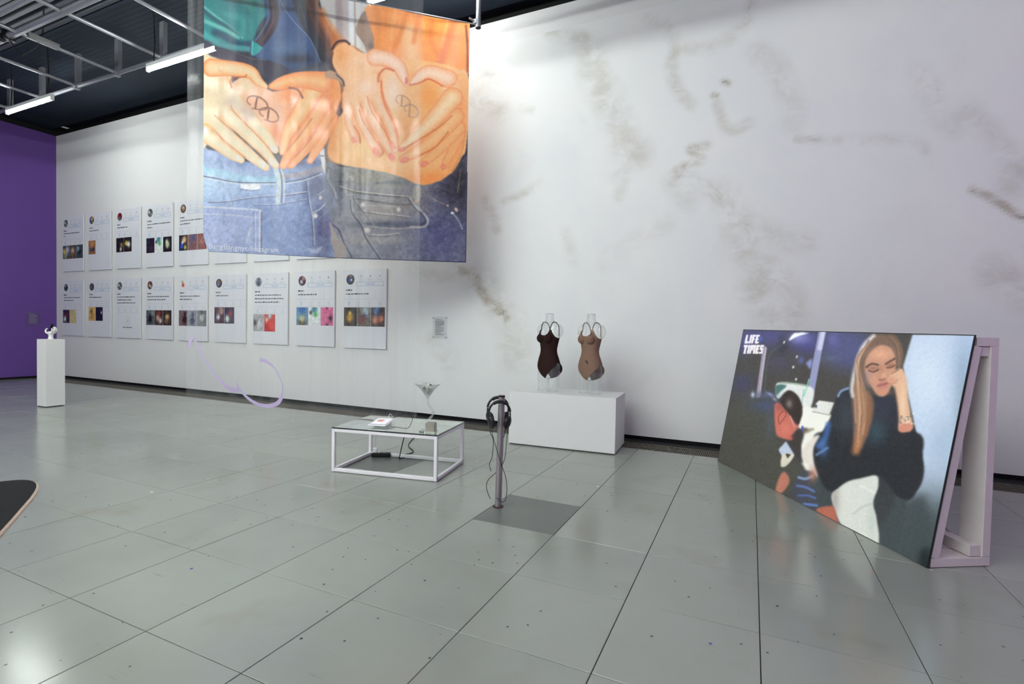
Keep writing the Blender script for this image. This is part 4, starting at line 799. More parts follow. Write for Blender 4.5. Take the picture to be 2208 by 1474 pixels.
for (row, colm, av, cnt, lines, ths, lb) in PR:
    p = tag(empty('profile_print', (COLX[colm], WY - .030, 2.428 if row == 0 else .975)), lb, 'print', 'profile prints in two rows on the white wall'); put('board', PANEL, None, p)
    sd = row * 20 + colm; avatar(av, sd, p); q = []
    for k, (nm, s_) in enumerate(zip(cnt.split(), ('posts', 'followers', 'following'))):
        if nm not in NUM: NUM[nm] = text_mesh(nm, .044, 'CENTER')
        x = .36 + k * .185; txt('count', NUM[nm], INK, p, x, PH - .125); txt('count_caption', POSTS[s_], PALE, p, x, PH - .175)
    flat('button_outline', [(.27, PH - .262, .81, PH - .258), (.27, PH - .202, .81, PH - .198), (.27, PH - .262, .275, PH - .198), (.805, PH - .262, .81, PH - .198)], BLUE, p); txt('button_text', FOLLOW, BLUE, p, .54, PH - .243)
    flat('name_line', bars([.13], PH - .335, sd, .024), INK, p); flat('text_lines', bars(lines, PH - .395, sd + 3), INK, p)
    z0 = PH - .36 - .062 * len(lines) - .045; flat('divider', [(.02, z0 - .002, PW - .02, z0 + .001), (.02, z0 - .125, PW - .02, z0 - .122)], PALE, p)
    for k in range(4): flat('icon', [(.10 + k * .205, z0 - .05 - j * .025, .145 + k * .205, z0 - .044 - j * .025) for j in range(3)], BLUE if k == 0 and ths else PALE, p)
    for k, th in enumerate(ths):
        x0 = .02 + k * .275; me = print_sheet('photo', ((x0, -.004, z0 - .43), (x0 + .268, -.004, z0 - .43), (x0 + .268, -.004, z0 - .132), (x0, -.004, z0 - .132)), 14, 14, thumb_cols(th, sd * 7 + k)); put('photo', me, TPM, p)
    if not ths:
        ring = MB(); n = 28
        for R0, R1 in ((.085, .090),):
            vs = [(.43 + R * math.cos(2 * math.pi * k / n), -.004, .36 + R * math.sin(2 * math.pi * k / n)) for R in (R0, R1) for k in range(n)]; ring.add(vs, [(k, (k + 1) % n, n + (k + 1) % n, n + k) for k in range(n)])
        put('camera_symbol_ring', ring, PALE, p); flat('camera_symbol', [(.39, .325, .47, .33), (.39, .385, .47, .39), (.39, .325, .395, .39), (.465, .325, .47, .39), (.415, .345, .445, .37)], PALE, p); flat('caption_line', bars([.34], .215, 77, .02, .26), INK, p)

def notice(name, loc, w_, h_, rz, lb, m):
    t = tag(empty(name, loc, rz), lb, 'notice'); put('acrylic_plate', MB().box((0, 0, h_ / 2), (w_, .005, h_)), m, t)
    flat('printed_lines', [(-w_ * .34, h_ * (.86 - k * .075), w_ * (.30 if k % 4 else .1), h_ * (.885 - k * .075)) for k in range(10)], mat('notice_ink', (150, 154, 156), .8), t, -.0035)
    for sx_ in (-1, 1):
        for zz in (.05, .95): put('standoff', MB().box((sx_ * w_ * .46, -.004, h_ * zz), (.022, .012, .01)), STEEL, t)
    return t
ACR = clear_mat('clear_acrylic', (.965, .97, .97), .0, .05, .08, refl=.02); notice('acrylic_notice', (-4.135, WY - .015, 1.17), .245, .315, 0, 'clear acrylic text notice on the marbled wall', ACR); notice('acrylic_notice', (WX0 + .008, 5.97, 1.18), .24, .31, math.pi / 2, 'clear acrylic text notice on the purple wall', ACR)

# ------------------------------------------------------------------ pedestals
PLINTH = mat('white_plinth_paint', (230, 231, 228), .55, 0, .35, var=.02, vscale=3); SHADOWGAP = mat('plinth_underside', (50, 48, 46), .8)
def block(name, loc, w_, d_, h_, rz, lb, cat):
    t = tag(empty(name, loc, rz), lb, cat)
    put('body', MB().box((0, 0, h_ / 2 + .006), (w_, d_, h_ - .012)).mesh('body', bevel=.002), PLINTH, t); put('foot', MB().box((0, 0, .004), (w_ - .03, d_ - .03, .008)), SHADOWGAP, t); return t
block('tall_pedestal', (-9.757, 4.182, 0), .24, .245, 1.03, .03, 'tall white pedestal by the purple wall carrying a hand sculpture', 'pedestal')
a_ = math.atan2(.072, 1.225); block('wide_plinth', (-2.516 + .6125 - .015, 5.37 + .036 + .303, 0), 1.227, .605, .612, a_, 'long low white plinth carrying two clear torsos', 'plinth')

# white hand holding a black phone
hb = MB(); hb.tube([(0, 0, 0), (0, 0, .010), (0, 0, .04), (.002, 0, .075)], [.040, .034, .027, .031], 16); hb.ell((.002, 0, .092), (.040, .042, .034))
for k, (y_, rx, tz) in enumerate(((-.034, .052, .168), (-.012, .064, .186), (.012, .066, .190), (.034, .058, .176))):
    hb.tube([(.018, y_ * .8, .088), (rx * .85, y_, .112), (rx * 1.08, y_ * 1.05, .140), (rx * .98, y_, tz - .012), (rx * .72, y_ * .9, tz)], [.014, .0125, .011, .0095, .007], 10)
hb.tube([(-.016, -.010, .084), (-.050, -.022, .104), (-.064, -.018, .130), (-.056, -.010, .154), (-.044, -.006, .166)], [.017, .0145, .013, .011, .008], 10)
ho = tag(empty('hand_sculpture', (-9.76, 4.18, 1.03), math.radians(25)), 'white sculpted hand rising from a cuff on the tall pedestal', 'sculpture'); put('hand', remesh(hb, .004, 3, 'hand'), mat('white_plaster', (236, 236, 232), .45), ho)
ph = tag(empty('black_phone', (-9.76, 4.18, 1.125), math.radians(25)), 'black handset held upright in the white sculpted hand', 'phone'); pb = MB(); pb.beam((-.012, 0, .002), (.034, -.006, .140), .034, .016, (0, 1, 0))
put('handset', pb.mesh('handset', bevel=.003), mat('black_plastic', (14, 14, 16), .35), ph); sc_ = MB(); sc_.beam((-.006, -.0090, .018), (.028, -.0145, .126), .026, .003, (0, 1, 0)); put('screen', sc_, mat('dark_glass', (24, 26, 32), .12), ph)
# ------------------------------------------------------------------ glass coffee table and what stands on it
TA = math.atan2(.184, 1.01); tw, td, th_ = 1.03, .68, .41
tb = tag(empty('coffee_table', (-2.984, 3.961, 0), TA), 'low square-tube coffee table with white metal frame and greenish glass top', 'table'); WM = mat('white_tube_enamel', (236, 234, 236), .4); b_ = .030
for sx_ in (-1, 1):
    for sy_ in (-1, 1):
        lg = put('leg', MB().box((sx_ * (tw - b_) / 2, sy_ * (td - b_) / 2, .20), (b_, b_, .392)).mesh('leg', bevel=.003), WM, tb)
        for zz in (.028, .375): put('screw', MB().tube([(sx_ * (tw / 2 - .001), sy_ * (td / 2 - .015), zz), (sx_ * (tw / 2 + .003), sy_ * (td / 2 - .015), zz)], .005, 8), STEEL, lg)
for z in (.020, .381):
    for s_ in (-1, 1):
        put('rail', MB().box((0, s_ * (td - b_) / 2, z), (tw - 2 * b_, b_, b_)).mesh('rail', bevel=.003), WM, tb); put('rail', MB().box((s_ * (tw - b_) / 2, 0, z), (b_, td - 2 * b_, b_)).mesh('rail', bevel=.003), WM, tb)
gm = bpy.data.materials.new('green_tabletop_glass'); gm.use_nodes = True; nt = gm.node_tree; nt.nodes.remove(nt.nodes['Principled BSDF']); t1 = nt.nodes.new('ShaderNodeBsdfTransparent'); t1.inputs[0].default_value = (.88, .95, .90, 1); g1 = nt.nodes.new('ShaderNodeBsdfGlossy'); g1.inputs['Roughness'].default_value = .01; g1.inputs['Color'].default_value = (.97, 1.0, .95, 1); fw = nt.nodes.new('ShaderNodeLayerWeight'); fw.inputs[0].default_value = .5; pw = nt.nodes.new('ShaderNodeMath'); pw.operation = 'POWER'; pw.inputs[1].default_value = .75; nt.links.new(fw.outputs['Facing'], pw.inputs[0]); fr = nt.nodes.new('ShaderNodeMapRange'); fr.inputs[3].default_value = .05; fr.inputs[4].default_value = .95; nt.links.new(pw.outputs[0], fr.inputs[0]); x1 = nt.nodes.new('ShaderNodeMixShader')
nt.links.new(fr.outputs[0], x1.inputs[0]); nt.links.new(t1.outputs[0], x1.inputs[1]); nt.links.new(g1.outputs[0], x1.inputs[2]); nt.links.new(x1.outputs[0], nt.nodes['Material Output'].inputs[0])
put('glass_top', MB().add([(-tw / 2, -td / 2, .408), (tw / 2, -td / 2, .408), (tw / 2, td / 2, .408), (-tw / 2, td / 2, .408)], [(0, 1, 2, 3)]), gm, tb)
gtop = MB()
for s_ in (-1, 1): gtop.box((0, s_ * (td / 2 - .001), .402), (tw, .004, .010)); gtop.box((s_ * (tw / 2 - .001), 0, .402), (.004, td, .010))
put('glass_edge', gtop, mat('dark_green_glass_edge', (18, 34, 30), .15), tb)

tbl = tag(empty('tablet', (-3.10, 3.83, .409), math.radians(16)), 'white tablet with a lit page lying on a low stand on the glass table', 'tablet')
put('stand', MB().box((0, .02, .010), (.12, .14, .018)), mat('clear_white_plastic', (226, 230, 228), .3), tbl); tp = MB(); tp.box((0, 0, 0), (.175, .245, .010))
def tilt(o): o.location = (0, 0, .030); o.rotation_euler = (.10, 0, 0); return o
bodyo = tilt(put('body', tp.mesh('body', bevel=.004), mat('white_plastic', (238, 238, 240), .35), tbl)); put('bezel', MB().box((0, 0, .0055), (.150, .200, .001)), mat('thin_dark_bezel', (60, 60, 66), .3), bodyo)
put('screen', MB().box((0, 0, .0064), (.144, .190, .001)), mat('lit_page', (228, 226, 234), .3, emit=(228, 226, 234), estr=.25), bodyo); put('page_picture', MB().box((-.02, .02, .0073), (.06, .07, .0006)), mat('page_peach', (238, 178, 150), .4), bodyo)
cb = MB(); cb.tube(spline([(.03, .12, .03), (.06, .2, .05), (.14, .30, .075), (.16, .36, .02), (.14, .44, .004), (.13, .56, .003), (.12, .62, -.06)], 6), .003, 6); put('charging_cable', cb, BLACK_CABLE, tbl); cb = MB(); cb.tube(spline([(.01, .12, .03), (-.0, .19, .075), (.02, .25, .02)], 6), .003, 6); put('white_cable', cb, WM, tbl)

vz = tag(empty('martini_vase', (-2.655, 3.915, .409)), 'oversized clear martini glass with a crooked stem full of crystals', 'vase'); GL = clear_mat('clear_glass', (.93, .95, .945), .07, .6, .03, refl=.07); rt = Vector((.907, .421, 0))
vb = MB(); prof = [(.013, .275), (.020, .292), (.034, .315), (.052, .342), (.074, .368), (.099, .392), (.122, .410), (.120, .412), (.095, .392), (.070, .368), (.048, .342), (.030, .317), (.015, .296), (.002, .290)]; vb.lathe(prof, n=36, cap0=False); put('bowl', vb.mesh('bowl', smooth=True), GL, vz)
sp_ = spline([(0, .012), (.003, .045), (.006, .072), (.036, .105), (.052, .130), (.054, .152), (.036, .180), (.010, .215), (.004, .250), (0, .285)], 5); st_ = MB(); st_.tube([rt * x + Vector((0, 0, z)) for x, z in sp_], .0095, 12); put('stem', st_.mesh('stem', smooth=True), GL, vz)
kn = MB(); kn.ell(rt * .054 + Vector((0, 0, .142)), (.016, .016, .014)); put('stem_knot', kn.mesh('stem_knot', smooth=True), GL, vz); bs = MB(); bs.lathe([(.062, 0), (.062, .004), (.03, .010), (.010, .022)], n=30); put('base', bs.mesh('base', smooth=True), GL, vz)
rs = random.Random(3); CR = mat('cut_crystal', (246, 246, 240), .12, .15); CRD = mat('dark_cut_crystal', (110, 108, 100), .1, .6); me_c = []
for m_ in (CR, CRD):
    bm = bmesh.new(); bmesh.ops.create_icosphere(bm, subdivisions=1, radius=1); me = bpy.data.meshes.new('crystal')
    for v in bm.verts: v.co *= rs.uniform(.8, 1.15)
    bm.to_mesh(me); bm.free(); me.materials.append(m_); me_c.append(me)
lay = [(.315, .006, 3, .012), (.335, .018, 5, .014), (.355, .034, 7, .015), (.352, .008, 3, .015), (.376, .046, 9, .017), (.374, .022, 6, .016), (.390, .024, 5, .018), (.394, .0, 1, .018)]
for (z, R, n_, s_) in lay:
    for k in range(n_):
        a = 2 * math.pi * k / n_ + z * 40; o = put('crystal', me_c[0 if rs.random() < .75 else 1], None, None, (-2.655 + R * math.cos(a), 3.915 + R * math.sin(a), .409 + z + rs.uniform(-.003, .003))); o.scale = (s_, s_, s_ * .9); o.rotation_euler = (rs.random() * 3, rs.random() * 3, rs.random() * 3); tag(o, 'small faceted crystal piled in the clear martini vase', 'crystal', 'crystals in the martini vase')
cu = tag(empty('metal_cube', (-2.545, 3.815, .409), .30), 'small brushed grey cube beside the martini vase on the glass table', 'cube'); put('body', MB().box((0, 0, .041), (.080, .080, .080)).mesh('body', bevel=.002), mat('brushed_grey', (160, 156, 142), .4, .3, var=.15, vscale=30), cu); put('glass_base', MB().box((0, 0, .0025), (.096, .096, .004)), mat('pale_glass_edge', (196, 210, 204), .1), cu); pn = MB(); pn.tube([(-.10, -.02, .006), (-.055, -.04, .006)], .006, 8); put('pin', pn, STEEL, cu)

ps = tag(empty('power_strip', (-3.385, 4.175, 0), .50), 'black power strip on the floor under the coffee table', 'power strip'); put('body', MB().box((0, 0, .022), (.19, .055, .042)).mesh('body', bevel=.006), mat('black_plastic'), ps)
for k in range(3): put('socket', MB().lathe([(.019, .0435), (.019, .045), (.015, .0445)], (-.06 + .06 * k, 0, 0), 14), mat('dark_socket', (30, 30, 32), .5), ps)
pc = MB(); pc.tube(spline([(.09, 0, .02), (.16, .03, .008), (.3, .2, .006), (.2, .6, .006), (.3, 1.6, .006)], 5), .005, 6); put('mains_cable', pc, BLACK_CABLE, ps)
pl = tag(empty('charger_plug', (-3.437, 4.147, .045), .5), 'white charger plug standing in the black power strip', 'plug'); put('body', MB().box((0, 0, .024), (.040, .040, .046)).mesh('body', bevel=.004), mat('white_plastic'), pl); pc = MB(); pc.tube(spline([(0, 0, .046), (.0, -.01, .10), (.01, -.03, .17), (.06, -.08, .26), (.16, -.12, .335), (.2, -.13, .36)], 6), .0028, 6); put('cable', pc, mat('white_plastic'), pl)
lc = MB(); lc.tube([(-2.93, 3.98, .405), (-2.95, 4.0, .36), (-3.06, 4.09, .18), (-3.17, 4.19, .006), (-3.14, 4.3, .006)], .005, 6); tag(put('black_cable', lc, BLACK_CABLE), 'straight black cable running from the glass tabletop to the floor', 'cable')

# ------------------------------------------------------------------ listening post
po = tag(empty('listening_post', (-1.680, 3.4286, 0)), 'slim brushed steel post standing in the dark floor tile', 'post'); ALU = mat('brushed_post', (176, 170, 172), .32, .75, var=.06, vscale=4); top = Vector((.0099, .0056, .836))
put('tube', MB().tube([(0, 0, .0), top * .985], .0245, 24).mesh('tube', smooth=True), ALU, po); put('cap', MB().tube([top * .985, top], .0255, 24), mat('black_plastic'), po); put('floor_socket', MB().lathe([(.040, 0), (.040, .004), (.026, .006)], n=24), mat('rusty_ring', (74, 50, 42), .7, .3), po)
for k in range(3): put('rivet', MB().ell(top * (.955 - .018 * k) + Vector((.012, -.0235, 0)), (.003, .003, .003), 8, 5), STEEL, po)
BP = mat('headphone_plastic', (20, 21, 24), .35); FO = mat('headphone_leather', (12, 12, 14), .6)
def headphones(name, loc, rz, lb, front):
    t = tag(empty(name, loc, rz), lb, 'headphones', 'headphones hung on the listening post')
    arc = [(.078 * math.cos(a), 0, .020 + .078 * math.sin(a) * 1.02) for a in np.linspace(math.pi * .98, math.pi * .02, 25)]
    bd = MB(); bd.tube(arc, .0085, 10); put('headband', bd.mesh('headband', smooth=True), BP, t); pd = MB(); pd.tube([(x * .985, -.003, z * 1.0 - .001) for x, y_, z in arc[7:18]], .0125, 10); put('headband_pad', pd.mesh('headband_pad', smooth=True), FO, t)
    for s_ in (-1, 1):
        yk = MB(); yk.tube([(s_ * .078, 0, .022), (s_ * .080, 0, -.01), (s_ * .074, -.012, -.040), (s_ * .062, -.018, -.060)], .0055, 8); put('yoke', yk.mesh('yoke', smooth=True), BP, t)
        R = Matrix.Rotation(s_ * .25, 3, 'Y') @ Matrix.Rotation(s_ * -.55, 3, 'Z')
        c_ = MB(); c_.ell((s_ * .062, -.004, -.055), (.018, .038, .050), 18, 10, R); cup = put('ear_cup', c_.mesh('ear_cup', smooth=True), BP, t)
        c2 = MB(); cc = Vector((s_ * .062, -.004, -.055)) + R @ Vector((-s_ * .015, 0, 0)); c2.ell(cc, (.012, .031, .042), 18, 8, R); put('ear_cushion', c2.mesh('ear_cushion', smooth=True), FO, cup)
    return t
vr = math.atan2(.421, .907)
h1 = headphones('headphones', (-1.662, 3.385, .697), vr, 'black headphones hung on the front of the steel post', True); h2 = headphones('headphones', (-1.726, 3.486, .712), vr + .15, 'black headphones hung behind the first pair on the steel post', False)
def cable(par, pts, nm='cable'):
    mb = MB(); mb.tube(spline(pts, 7), .0026, 6); put(nm, mb, BLACK_CABLE, par)
cable(h1, [(-.055, 0, -.10), (-.045, .0, -.16), (-.01, -.01, -.27), (.02, -.008, -.36), (.055, 0, -.46), (.066, 0, -.56), (.052, 0, -.635), (.02, 0, -.64), (-.008, .012, -.62)]); cable(h1, [(.062, 0, -.10), (.056, 0, -.20), (.045, 0, -.32), (.02, .005, -.38)])
cable(h2, [(-.066, -.02, -.10), (-.055, -.02, -.17), (-.035, -.03, -.22), (-.04, -.03, -.34), (-.06, -.035, -.40), (-.048, -.05, -.45)]); cable(h2, [(.062, -.02, -.10), (.045, -.03, -.20), (.015, -.04, -.24), (.02, -.045, -.33), (.03, -.04, -.42), (-.02, -.045, -.47), (-.07, -.045, -.52), (-.08, -.045, -.58), (-.05, -.05, -.66)])
# ------------------------------------------------------------------ clear torsos in bodysuits
from mathutils.bvhtree import BVHTree
mb = MB(); n = 28
SEC = [(.155, .03, .05, .06), (.19, .10, .075, .085), (.24, .146, .085, .100), (.30, .155, .090, .104), (.37, .140, .086, .086), (.44, .112, .080, .070), (.49, .105, .078, .066), (.55, .116, .082, .074), (.61, .130, .086, .086), (.67, .142, .080, .092), (.72, .150, .064, .088), (.765, .140, .052, .076), (.795, .098, .044, .062), (.82, .058, .044, .052), (.86, .047, .046, .048), (.905, .049, .048, .050)]
vs = []
zz = np.linspace(SEC[0][0], SEC[-1][0], 60); S = np.array(SEC)
def sm(col):
    P = spline(np.c_[S[:, 0], S[:, col]], 8); return np.interp(zz, P[:, 0], P[:, 1])
Aa, Fa, Ba = sm(1), sm(2), sm(3)
for i, z in enumerate(zz):
    for k in range(n):
        t_ = 2 * math.pi * k / n; c_, s_ = math.cos(t_), math.sin(t_); dp = Ba[i] if s_ > 0 else Fa[i]
        e_ = 2 / 2.3; vs.append((Aa[i] * abs(c_) ** e_ * (1 if c_ >= 0 else -1), dp * abs(s_) ** e_ * (1 if s_ >= 0 else -1), z))
m_ = len(zz); mb.add(vs, [(i * n + k, i * n + (k + 1) % n, (i + 1) * n + (k + 1) % n, (i + 1) * n + k) for i in range(m_ - 1) for k in range(n)] + [tuple(range(n - 1, -1, -1)), tuple(range((m_ - 1) * n, m_ * n))])
for s_ in (-1, 1):
    mb.ell((s_ * .142, .010, .705), (.052, .058, .078), 18, 12); mb.ell((s_ * .062, -.074, .618), (.050, .046, .052), 18, 12); mb.ell((s_ * .070, .058, .265), (.074, .062, .075), 18, 12)
    mb.tube([(s_ * .080, .004, .29), (s_ * .083, .002, .20), (s_ * .083, .0, .10), (s_ * .082, -.002, .03), (s_ * .082, -.002, .0)], [.074, .075, .070, .066, .066], 24)
TORSO = remesh(mb, .0058, 6, 'torso'); PLAST = clear_mat('clear_torso_plastic', (.95, .965, .96), .045, .42, .05)
bm = bmesh.new(); bm.from_mesh(TORSO); bm.normal_update(); bm.verts.ensure_lookup_table(); tree = BVHTree.FromBMesh(bm)
def in_suit(p):
    x, y, z = abs(p.x), p.y, p.z
    fr = np.clip(.5 - y / .05, 0, 1)
    bot = (.150 + .150 * (x / .150) ** 1.15) * fr + (.150 + .10 * (x / .150) ** 2.2) * (1 - fr)
    scoop = .655 + .075 * np.clip((x - .025) / .06, 0, 1) ** 2; top_f = scoop if x < .088 else .730 - (x - .088) / .055 * .105
    top_b = .60 + .05 * np.clip((x - .03) / .06, 0, 1) ** 2 if x < .09 else .65 - (x - .09) / .055 * .02
    topz = top_f * fr + top_b * (1 - fr)
    if z < .20 and x > .045 and z < bot: return False
    return bot < z < topz and x < .149
keep = [f for f in bm.faces if all(in_suit(v.co) for v in f.verts)]; ids = {}; sv = []; sf = []
for f in keep:
    for v in f.verts:
        if v.index not in ids: ids[v.index] = len(sv); sv.append(v.co + v.normal * .0035)
    sf.append(tuple(ids[v.index] for v in f.verts))
def strap(s_):
    pts = [(s_ * .076, -.12, .70), (s_ * .080, -.10, .745), (s_ * .084, -.06, .79), (s_ * .088, 0, .82), (s_ * .086, .06, .79), (s_ * .084, .11, .72), (s_ * .082, .12, .64)]
    out = []
    for q in spline(pts, 4):
        loc, nor, _, _ = tree.find_nearest(Vector(q)); out.append(loc + nor * .003)
    r = MB(); r.tube(out, .0052, 8); return r
SUIT = bpy.data.meshes.new('fabric'); SUIT.from_pydata(sv, [], sf)
b2 = bmesh.new(); b2.from_mesh(SUIT); bmesh.ops.recalc_face_normals(b2, faces=b2.faces)
bmesh.ops.delete(b2, geom=[v for v in b2.verts if not v.link_faces], context='VERTS')
for _ in range(4):
    bv = [v for v in b2.verts if v.is_boundary]; new = {}
    for v in bv:
        nb = [e.other_vert(v).co for e in v.link_edges if e.is_boundary]
        if len(nb) == 2: new[v] = v.co * .4 + (nb[0] + nb[1]) * .3
    for v, c_ in new.items(): v.co = c_
b2.to_mesh(SUIT); b2.free(); SUIT.shade_smooth()
# piping round the openings
bm.free()
BODYROT = math.radians(-25.4)
def logo(par, m_):
    g = MB()
    def crv(P, r=.0016):
        o = []
        for q in spline(P, 4):
            loc, nor, _, _ = tree.find_nearest(Vector((q[0], -.2, q[1]))); o.append((loc.x, loc.y - .006, loc.z))
        g.tube(o, r, 6)
    for (dx, dz) in ((0, 0), (.018, -.016)):
        crv([(.022 + dx, .372 + dz), (.014 + dx, .378 + dz), (.016 + dx, .392 + dz), (.030 + dx, .395 + dz), (.044 + dx, .384 + dz), (.044 + dx, .370 + dz), (.030 + dx, .364 + dz)]); crv([(.029 + dx, .392 + dz), (.029 + dx, .378 + dz), (.028 + dx, .366 + dz)], .0022)
    put('printed_monogram', g, m_, par)
for (P, lb, slb, rgb, mon) in (((-2.138, 5.635), 'clear plastic female torso without arms wearing the dark brown bodysuit', 'dark brown strappy bodysuit on a clear torso', (44, 26, 24), False), ((-1.655, 5.690), 'clear plastic female torso without arms wearing the tan bodysuit', 'tan brown strappy bodysuit with a small monogram on a clear torso', (130, 104, 88), True)):
    t = tag(empty('torso_mannequin', (P[0], P[1], .612), BODYROT), lb, 'mannequin'); put('torso', TORSO, PLAST, t)
    put('neck_plug', MB().lathe([(.047, .900), (.047, .906), (.02, .909)], n=20), clear_mat('clear_glass'), t); put('neck_screw', MB().ell((.012, -.047, .872), (.006, .004, .006), 8, 6), STEEL, t)
    s2 = tag(empty('bodysuit', (P[0], P[1], .612), BODYROT), slb, 'bodysuit'); fm = mat('bodysuit_' + ('tan' if mon else 'brown'), rgb, .85, 0, .15, var=.08, vscale=40, bump=.08, bscale=300)
    me = SUIT.copy(); put('fabric', me, fm, s2)
    for q in (-1, 1): put('strap', strap(q).mesh('strap', smooth=True), fm, s2)
    if mon: logo(s2, mat('dark_monogram', (48, 36, 32), .8))

# ------------------------------------------------------------------ leaning projection board
PA, PB = Vector((-.275, 5.731, 0)), Vector((.959, 3.680, 0)); PD = (PB - PA).normalized(); PN = Vector((.857, .516, 0)); LEN = (PB - PA).length
def bp(u, s_, z): return PA + PD * u + PN * s_ + Vector((0, 0, z))
def board_art():
    I = Art(1535, 700, 2115, 1235, 1.0, (74, 72, 70)); p = tr(1540, 700, 4.9125); q = tr(1740, 700, 4.718); r = tr(1540, 940, 3.305)
    I.fill(p([(300, 40), (860, 60), (720, 190), (600, 230), (480, 190), (290, 330), (250, 200)]), (82, 82, 138), 12, .9); I.fill(p([(1180, 60), (1620, 80), (1640, 480), (1420, 470), (1180, 380)]), (84, 88, 130), 14, .9); I.fill(p([(860, 90), (1110, 80), (1080, 300), (820, 240)]), (76, 78, 140), 12, .9)
    I.blob(p([(300, 620)])[0], (26, 22), (70, 70, 104), .7); I.blob(p([(700, 400)])[0], (30, 20), (78, 76, 104), .6); I.fill(p([(690, 200), (720, 110), (830, 80), (800, 200), (740, 330), (690, 280)]), (58, 60, 70), 5, .9); I.blob(p([(1270, 150)])[0], (12, 16), (110, 110, 176), .6); I.blob(p([(1240, 360)])[0], (20, 8), (96, 106, 126), .5)
    I.blob(p([(900, 140)])[0], (24, 12), (150, 150, 210), .7); I.fill(p([(806, 150), (850, 95), (900, 84), (1010, 88), (900, 120), (808, 166)]), (250, 250, 250), 1); I.line(p([(750, 190), (600, 310), (560, 480), (540, 700)]), 1.6, (96, 98, 108), .8)
    I.line(p([(540, 245), (505, 500), (470, 760)]), 8, (158, 148, 166), 1, 2); I.line(p([(556, 250), (520, 500), (490, 760)]), 3, (206, 200, 214), .7, 2); I.line(p([(1155, 80), (1100, 360), (1035, 720)]), 15, (146, 150, 186), 1, 2); I.line(p([(1165, 80), (1130, 250)]), 10, (212, 212, 232), .8, 4)
    for P in ((750, 185), (885, 340), (848, 450), (878, 580)): I.ell(p([P])[0], (1.8, 3.2), (226, 222, 220), .4)
    I.fill(p([(985, 410), (1050, 360), (1030, 470), (990, 420)]), (136, 146, 200), 2); I.blob(p([(930, 380)])[0], (6, 8), (100, 110, 180), .7)
    I.fill(p([(660, 650), (710, 612), (850, 620), (1010, 650), (1070, 715), (1030, 890), (960, 900), (900, 780), (790, 700), (680, 790)]), (222, 224, 222), 1.2); I.fill(p([(662, 648), (760, 640), (770, 660), (700, 720), (668, 750)]), (76, 116, 110), 1.2); I.line(p([(1015, 580), (985, 690), (960, 760)]), 2.6, (130, 214, 180), .9); I.line(p([(960, 690), (940, 840)]), 2, (120, 180, 160), .7); I.line(p([(700, 620), (850, 628), (1010, 655)]), 3, (150, 168, 150), .8)
    I.blob(p([(540, 750)])[0], (26, 8), (92, 98, 130), .7); I.blob(p([(415, 745)])[0], (4, 6), (205, 214, 232), .9); I.blob(p([(600, 740)])[0], (9, 3), (150, 166, 210), .8, .5); I.blob(p([(650, 800)])[0], (6, 3), (190, 200, 224), .9, .8)
    I.fill(p([(930, 900), (1040, 880), (1250, 960), (1225, 1100), (1110, 1280), (1065, 1300), (1060, 1560), (960, 1560), (930, 1470), (940, 1200), (1000, 1110), (900, 1090)]), (238, 238, 228), 1.2); I.fill(p([(940, 1095), (1010, 1105), (1080, 1110), (980, 1160), (935, 1180)]), (120, 108, 92), 2, .8); I.line(p([(945, 1085), (940, 1170)]), 4, (60, 76, 170), .9)
    I.fill(p([(1050, 925), (1090, 840), (1120, 806), (1285, 830), (1235, 962), (1060, 935)]), (222, 222, 216), .8, sm=False); I.line(p([(1050, 925), (1230, 962), (1285, 830)]), 1.4, (110, 110, 110), .8, sm=False); I.ell(p([(1090, 868)])[0], (2.2, 4), (56, 60, 90))
    # crouching figure in black
    I.fill(p([(60, 1100), (180, 870), (420, 790), (620, 800), (740, 900), (700, 1200), (740, 1260), (690, 1330), (760, 1474), (940, 1474), (940, 1750), (30, 1750), (0, 1450)]), (76, 76, 70), 2); I.blob(p([(560, 860)])[0], (34, 14), (72, 82, 116), .8); I.blob(p([(600, 1050)])[0], (10, 30), (84, 92, 108), .6); I.fill(p([(800, 1230), (900, 1120), (960, 1180), (930, 1300), (950, 1474), (860, 1380)]), (64, 60, 58), 2)
    I.fill(p([(650, 850), (730, 860), (810, 960), (900, 1060), (890, 1110), (830, 1180), (832, 1228), (690, 1190), (655, 1100)]), (196, 112, 98), 1.4); I.blob(p([(700, 880)])[0], (10, 8), (150, 90, 84), .8); I.fill(p([(715, 800), (800, 700), (900, 760), (948, 900), (925, 1020), (890, 1070), (820, 970), (750, 890)]), (58, 50, 48), 1.2); I.blob(p([(805, 840)])[0], (7, 9), (130, 126, 118), .9)
    I.line(p([(700, 1060), (690, 980), (740, 920), (775, 950), (740, 1010), (705, 1060)]), 2, (128, 62, 56), .8); I.line(p([(815, 970), (860, 1090)]), 1.8, (214, 190, 180), .8); I.blob(p([(760, 1100)])[0], (10, 12), (214, 126, 108), .7); I.blob(p([(825, 1200)])[0], (5, 5), (176, 78, 74), .7)
    I.fill(p([(690, 1330), (770, 1242), (862, 1385), (800, 1474), (730, 1500), (740, 1420)]), (186, 198, 216), 1, sm=False); I.fill(p([(745, 1380), (800, 1370), (770, 1430)]), (60, 60, 60), 1); I.fill(r([(480, 200), (500, 130), (575, 140), (530, 210), (490, 225)]), (214, 208, 190), 1); I.fill(r([(515, 130), (555, 135), (530, 165)]), (56, 56, 54), .8)
    # pale wall behind, seated figure
    WALLP = [(1970, 722), (2110, 720), (2080, 900), (2040, 1100), (2020, 1240), (1930, 1240), (1960, 1080), (1990, 1000), (1975, 920), (1960, 850), (1950, 790)]
